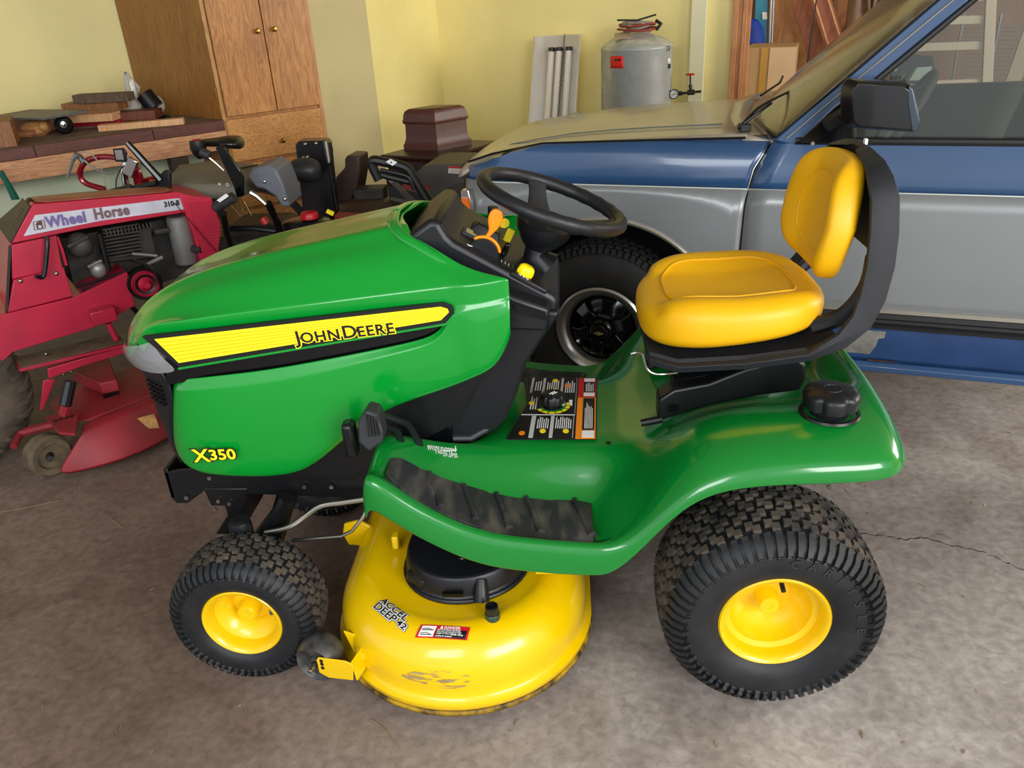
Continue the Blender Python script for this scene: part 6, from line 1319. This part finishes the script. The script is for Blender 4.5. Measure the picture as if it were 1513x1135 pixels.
tb('clutch_lever', [(188, 211), (202, 226), (220, 246), (238, 266)], 1.36, [.012, .016], BLKG, SBL, 8, 3)
tb('brake_trigger', [(212, 283), (203, 296), (196, 306)], 1.34, [.012, .005], BLK, SBL, 8)
mb = MB(); mb.prism([py(u, v, 1.36) for u, v in [(232, 262), (242, 252), (250, 256), (250, 275), (252, 295), (240, 298), (236, 282)]], (0, .03, 0)); mb.build('lever_plate', BLK, SBL, bev=.004)
mb = MB(); q = py(238, 280, 1.35); mb.cyl(q, q-Y*.01, .011, n=10); mb.build('bolt', CHR, SBL)
tb('right_grip', [(317, 307), (346, 291)], 1.30, .022, mat('grip rubber', '#2b2b2b', .6), SBL, 12, bev=.004)
mb = MB(); mb.prism([py(u, v, 1.268) for u, v in [(320, 296), (334, 286), (338, 290), (325, 299)]], (0, .002, 0)); mb.build('grip_label', WHT, SBL)
mb = MB(); mb.prism([py(u, v, 1.36) for u, v in [(318, 219), (324, 214), (331, 217), (352, 248), (360, 262), (360, 290), (350, 292), (345, 275)]], (0, .012, 0)); mb.build('flat_lever', BLKG, SBL, bev=.003)
tb('lever_stalk', [(303, 228), (318, 240), (331, 252)], 1.40, .004, CHR, SBL); tb('lever_knob', [(296, 224), (310, 230)], 1.40, [.018, .02], DGR, SBL, 12, bev=.004)
tb('chrome_rod', [(360, 298), (371, 319)], 1.28, .004, CHR, SBL); tb('link_rod', [(370, 284), (380, 290), (393, 302)], 1.35, [.012, .010], STL, SBL)
tb('handle_tube', [(330, 315, 1.35), (333, 340, 1.45), (345, 375, 1.6)], 1.4, .013, BLK, SBL); tb('handle_tube', [(396, 300, 1.5), (408, 325, 1.55), (418, 352, 1.6)], 1.5, .016, BLKG, SBL, 10, 3)
tb('lower_tube', [(340, 338), (375, 338), (408, 342)], 1.6, .012, BLK, SBL, 8, 2)
tb('red_latch', [(388, 322), (394, 330)], 1.6, .018, mat('latch red', '#c02a2a', .4), SBL); tb('red_latch', [(388, 352), (394, 364)], 1.6, .014, mat('latch red', '#c02a2a', .4), SBL)
mb = MB(); mb.box(V((py(370, 370, 1.95).x+.05, 2.05, .42)), (.32, .3, .3)); mb.build('engine_body', ENG, SBL, bev=.04)
mb = MB(); mb.box(V((py(350, 400, 2.3).x+.16, 2.4, .2)), (.5, .3, .4)); mb.build('auger_housing', ENG, SBL, bev=.02)
for sx_ in (-.10, .34):
    mb = MB(); mb.lathe([(.05, -.05), (.18, -.06), (.2, 0), (.18, .06), (.05, .05)], V((py(370, 380, 1.7).x+sx_, 1.75, .2)), X, 28); mb.build('wheel', RUB, SBL)
# fuel tank engine with red cap
FE = thing('small_engine', 'black small engine with red fuel cap behind the green hood', 'engine', V((py(453, 330, 1.7).x, 1.75, 0)))
rg = []
for (x0_, z0_, k) in [(0, -.09, .9), (0, -.05, 1), (0, -.01, .98), (0, .012, .85), (0, .02, .5)]:
    c_ = py(452, 329, 1.75); rg.append([c_+V((k*.125*sgn(math.cos(t), .7), k*.09*sgn(math.sin(t), .7), z0_)) for t in [2*PI*j/24 for j in range(24)]])
mb = MB(); mb.rings(rg); ft = mb.build('fuel_tank', mat('tank black', '#15161a', .3, coat=.4), FE, ang=60)
mb = MB(); c_ = py(457, 319, 1.72); mb.lathe([(.001, .02), (.035, .018), (.042, .006), (.042, -.01), (.03, -.014)], c_, Z, 24); mb.build('fuel_cap', mat('cap bright red', '#c01828', .35), FE)
mb = MB(); c_ = py(488, 314, 1.72); mb.box(c_, (.035, .02, .018), Matrix.Rotation(.5, 3, 'Y')); mb.build('yellow_tab', YDEC, FE, bev=.003)
mb = MB(); c_ = py(485, 331, 1.68); mb.box(c_, (.03, .01, .012)); mb.build('label', WHT, FE)
mb = MB(); c_ = py(452, 332, 1.75); mb.box(V((c_.x, c_.y, .32)), (.22, .18, .44)); mb.build('engine_block', ENG, FE, bev=.02)
mb = MB(); c_ = V((c_.x, c_.y, .08)); mb.box(c_, (.4, .4, .10)); mb.build('mower_base', ENG, FE, bev=.03)
mb = MB(); mb.box(py(518, 320, 2.0), (.14, .08, .02), Matrix.Rotation(.1, 3, 'Y')); mb.build('red_bar', mat('dull red', '#8a2a28', .5), FE)
# black upright chute
CT = thing('bolted_chute', 'tall black bolted steel chute with cable and spring in front of the drawers', 'chute', V((py(465, 300, 2.1).x, 2.1, 0)))
P_ = [py(u, v, 2.1) for u, v in [(436, 214), (441, 209), (478, 208), (483, 213), (494, 335), (446, 335)]]; P_[4].z = P_[5].z = .3
mb = MB(); mb.prism(P_, (0, .10, 0)); mb.build('chute_panel', mat('satin black', '#141416', .3, coat=.2), CT, bev=.006)
for u, v in [(451, 213), (467, 212), (448, 233), (454, 232)]:
    mb = MB(); mb.sph(py(u, v, 2.095), .010, 6); mb.build('bolt', STL, CT)
tb('spring_rod', [(481, 209), (486, 240)], 2.08, .012, STL, CT); tb('cable', [(486, 240), (492, 275), (502, 330)], 2.08, .004, BLK, CT); tb('cable', [(487, 211), (491, 222), (489, 245)], 2.06, .005, BLK, CT, 6, 3)
mb = MB(); mb.box(V((P_[4].x-.1, 2.15, .17)), (.3, .25, .34)); mb.build('chute_base', ENG, CT, bev=.02)
rg = []
for u, ru, rv in [(428, .03, .03), (434, .065, .05), (446, .075, .06), (462, .07, .06), (474, .05, .04)]:
    c_ = py(u, 251, 1.98); rg.append([c_+V((0, math.cos(t)*ru, math.sin(t)*rv)) for t in [2*PI*k/14 for k in range(14)]])
mb = MB(); mb.rings(rg); mb.build('motor_cover', DGR, CT, sub=1); tb('crank_shaft', [(416, 259), (432, 252)], 1.98, .014, ENG, CT)
# brown push mower with bag chute
BM = thing('brown_push_mower', 'dark brown push mower with a curved discharge chute by the wall', 'push mower', V((py(545, 300, 2.3).x, 2.35, 0)))
BRN = mat('brown plastic', '#3a2a22', .45, var=.15, scale=6)
P_ = [py(u, v, 2.35) for u, v in [(509, 236), (512, 230), (530, 231), (532, 250), (527, 280), (515, 305), (495, 325), (486, 325), (496, 262), (509, 248)]]
mb = MB(); mb.prism(P_, (.02, .14, 0)); mb.build('discharge_chute', BRN, BM, bev=.008)
mb = MB(); rg = []
for k, dz in [(1, -.30), (1, -.10), (.97, -.03), (.8, .03), (.4, .06)]:
    c_ = py(545, 310, 2.3); rg.append([c_+V((k*.22*math.cos(t), k*.17*math.sin(t), dz)) for t in [2*PI*j/24 for j in range(24)]])
mb.rings(rg); mb.build('mower_shell', BRN, BM, ang=50)
mb = MB(); mb.box(py(548, 286, 2.35), (.16, .12, .07)); mb.tube([py(565, 298, 2.3), py(578, 303, 2.28), py(584, 315, 2.25)], .018, 8); mb.build('engine_top', ENG, BM, bev=.02)
for dx, dy in ((-.2, -.15), (.2, -.15), (-.2, .18), (.2, .18)):
    c_ = py(545, 310, 2.3); mb = MB(); mb.lathe([(.02, -.02), (.09, -.022), (.1, 0), (.09, .022), (.02, .02)], V((c_.x+dx, c_.y+dy, .1)), X, 20); mb.build('wheel', RUB, BM)
mb = MB(); c_ = py(545, 310, 2.3); mb.box(V((c_.x, c_.y, .22)), (.40, .34, .2)); mb.build('mower_base', BRN, BM, bev=.03)
# walk behind mower handle
WM = thing('walk_behind_mower', 'walk-behind mower with black foam handle on silver tubes beyond the dash', 'push mower', V((py(620, 300, 1.9).x, 1.9, 0)))
FO = mat('foam handle', '#121214', .45)
tb('handle_grip', [(560, 266), (549, 242), (553, 237), (566, 239), (590, 244), (603, 250), (611, 262), (632, 296)], 1.75, .022, FO, WM, 10, 3)
tb('handle_bail', [(562, 252), (570, 253), (600, 260), (607, 268), (612, 280)], 1.73, .010, FO, WM, 8, 2)
tb('handle_bail', [(556, 256), (575, 262), (608, 270)], 1.76, .014, FO, WM, 8, 2)
mb = MB(); mb.prism([py(u, v, 1.728) for u, v in [(570, 239), (577, 235), (587, 240), (580, 245)]], (0, .002, 0)); mb.build('paper_tag', WHT, WM)
mb = MB(); mb.sph(py(578, 240, 1.725), (.004, .001, .004), 4); mb.build('tag_print', BPR, WM)
for a_, b_ in (((578, 266, 1.76), (612, 300, 2.0)), ((628, 282, 1.76), (650, 310, 2.0))):
    A, B = py(*a_), py(*b_); d = (B-A); B2_ = A+d*1.0; C_ = V((B.x+.15, B.y+.25, .2)); mb = MB(); mb.tube([A, B, C_], .013, 10); mb.build('handle_tube', mat('tube silver', '#8d8780', .4, .5), WM)
C_ = V((py(640, 305, 2.0).x+.18, 2.3, .16)); mb = MB(); mb.box(C_, (.4, .42, .14)); mb.build('mower_shell', BRN, WM, bev=.04)
for dx, dy in ((-.2, -.2), (.2, -.2), (-.2, .2), (.2, .2)):
    mb = MB(); mb.lathe([(.02, -.02), (.08, -.022), (.09, 0), (.08, .022), (.02, .02)], V((C_.x+dx, C_.y+dy, .09)), X, 20); mb.build('wheel', RUB, WM)
# grey equipment housing with warning label
GM = thing('grey_snow_thrower', 'grey metal snow thrower housing with small red warning label near the truck nose', 'snow thrower', V((py(640, 270, 2.25).x, 2.35, 0)))
GYM = mat('dusty grey metal', '#55514b', .5, var=.15, scale=6)
P_ = [py(u, v, 2.3) for u, v in [(607, 262), (625, 246), (640, 243), (683, 243), (686, 252), (684, 330), (600, 330), (572, 296)]]; 
for i in (5, 6): P_[i].z = .15
mb = MB(); mb.prism(P_, (.05, .32, 0)); gh = mb.build('housing', GYM, GM, bev=.006)
mb = MB(); mb.prism([py(u, v, 2.296) for u, v in [(596, 272), (636, 274), (634, 282), (594, 281)]], (0, .002, 0)); mb.build('red_stripe', mat('dull red', '#8a2a28', .5), gh)
mb = MB(); mb.prism([py(u, v, 2.296) for u, v in [(574, 276), (630, 288), (626, 300), (574, 290)]], (0, .002, 0)); mb.build('black_band', BLK, gh)
lp = [(663, 245), (681, 246), (680, 257), (662, 256)]
mb = MB(); mb.prism([py(u, v, 2.29) for u, v in lp], (0, .003, 0)); lb_ = mb.build('warning_label', WHT, gh)
mb = MB(); mb.prism([py(u, v, 2.288) for u, v in [(663, 245), (681, 246), (681, 249.5), (663, 248.5)]], (0, .001, 0)); mb.build('label_header', RPR, lb_)
for k in range(3): mb = MB(); mb.tube([py(665, 251+k*1.8, 2.288), py(679, 251.6+k*1.8, 2.288)], .0008, 4); mb.build('print_line', mat('pink print', '#b05a50', .5), lb_)
mb = MB(); mb.prism([py(u, v, 2.26) for u, v in [(655, 282), (685, 270), (686, 276), (662, 290), (655, 292)]], (0, .02, 0)); mb.prism([py(u, v, 2.26) for u, v in [(640, 320), (655, 292), (686, 276), (684, 330)]], (0, .02, 0)); mb.build('side_bracket', mat('bracket brown grey', '#4a4038', .6), GM, bev=.003)
# litter on the floor
db = MB(); rd_ = random.Random(11)
for k in range(150):
    x, y = rd_.uniform(-2.6, 1.6), rd_.uniform(-1.0, 1.2); a = rd_.uniform(0, PI); l = rd_.uniform(.004, .014); w2_ = rd_.uniform(.001, .004)
    d_ = V((math.cos(a), math.sin(a), 0)); n_ = V((-d_.y, d_.x, 0)); c_ = V((x, y, .0005)); db.add([c_-d_*l, c_-n_*w2_, c_+d_*l+Z*.003, c_+n_*w2_+Z*.002], [(0, 1, 2, 3)])
o = db.build('leaf_litter', mat('litter', '#5a4433', .9, col2='#a08a6c', scale=30), kind='stuff', fix=False); tag(o, 'bits of dry leaf and grass scattered on the concrete', 'litter')
SL = ['long curved dry straw at the left edge of the floor below the red deck', 'thin dry straw on the concrete below the yellow deck', 'short dry straw on the floor left of the front wheel bracket', 'tiny straw on the concrete right of the rear wheel']
for kk, pts in enumerate([[(0, 757), (40, 750), (90, 739)], [(548, 1063), (570, 1080), (585, 1102)], [(160, 765), (172, 772), (183, 781)], [(1355, 860), (1368, 868)]]):
    mb = MB(); mb.tube(spline([aZ(u, v, .003) for u, v in pts], 5), .0011, 5); tag(mb.build('straw', mat('straw', '#8d7a5c', .8)), SL[kk], 'straw', 'dry straws on the floor')
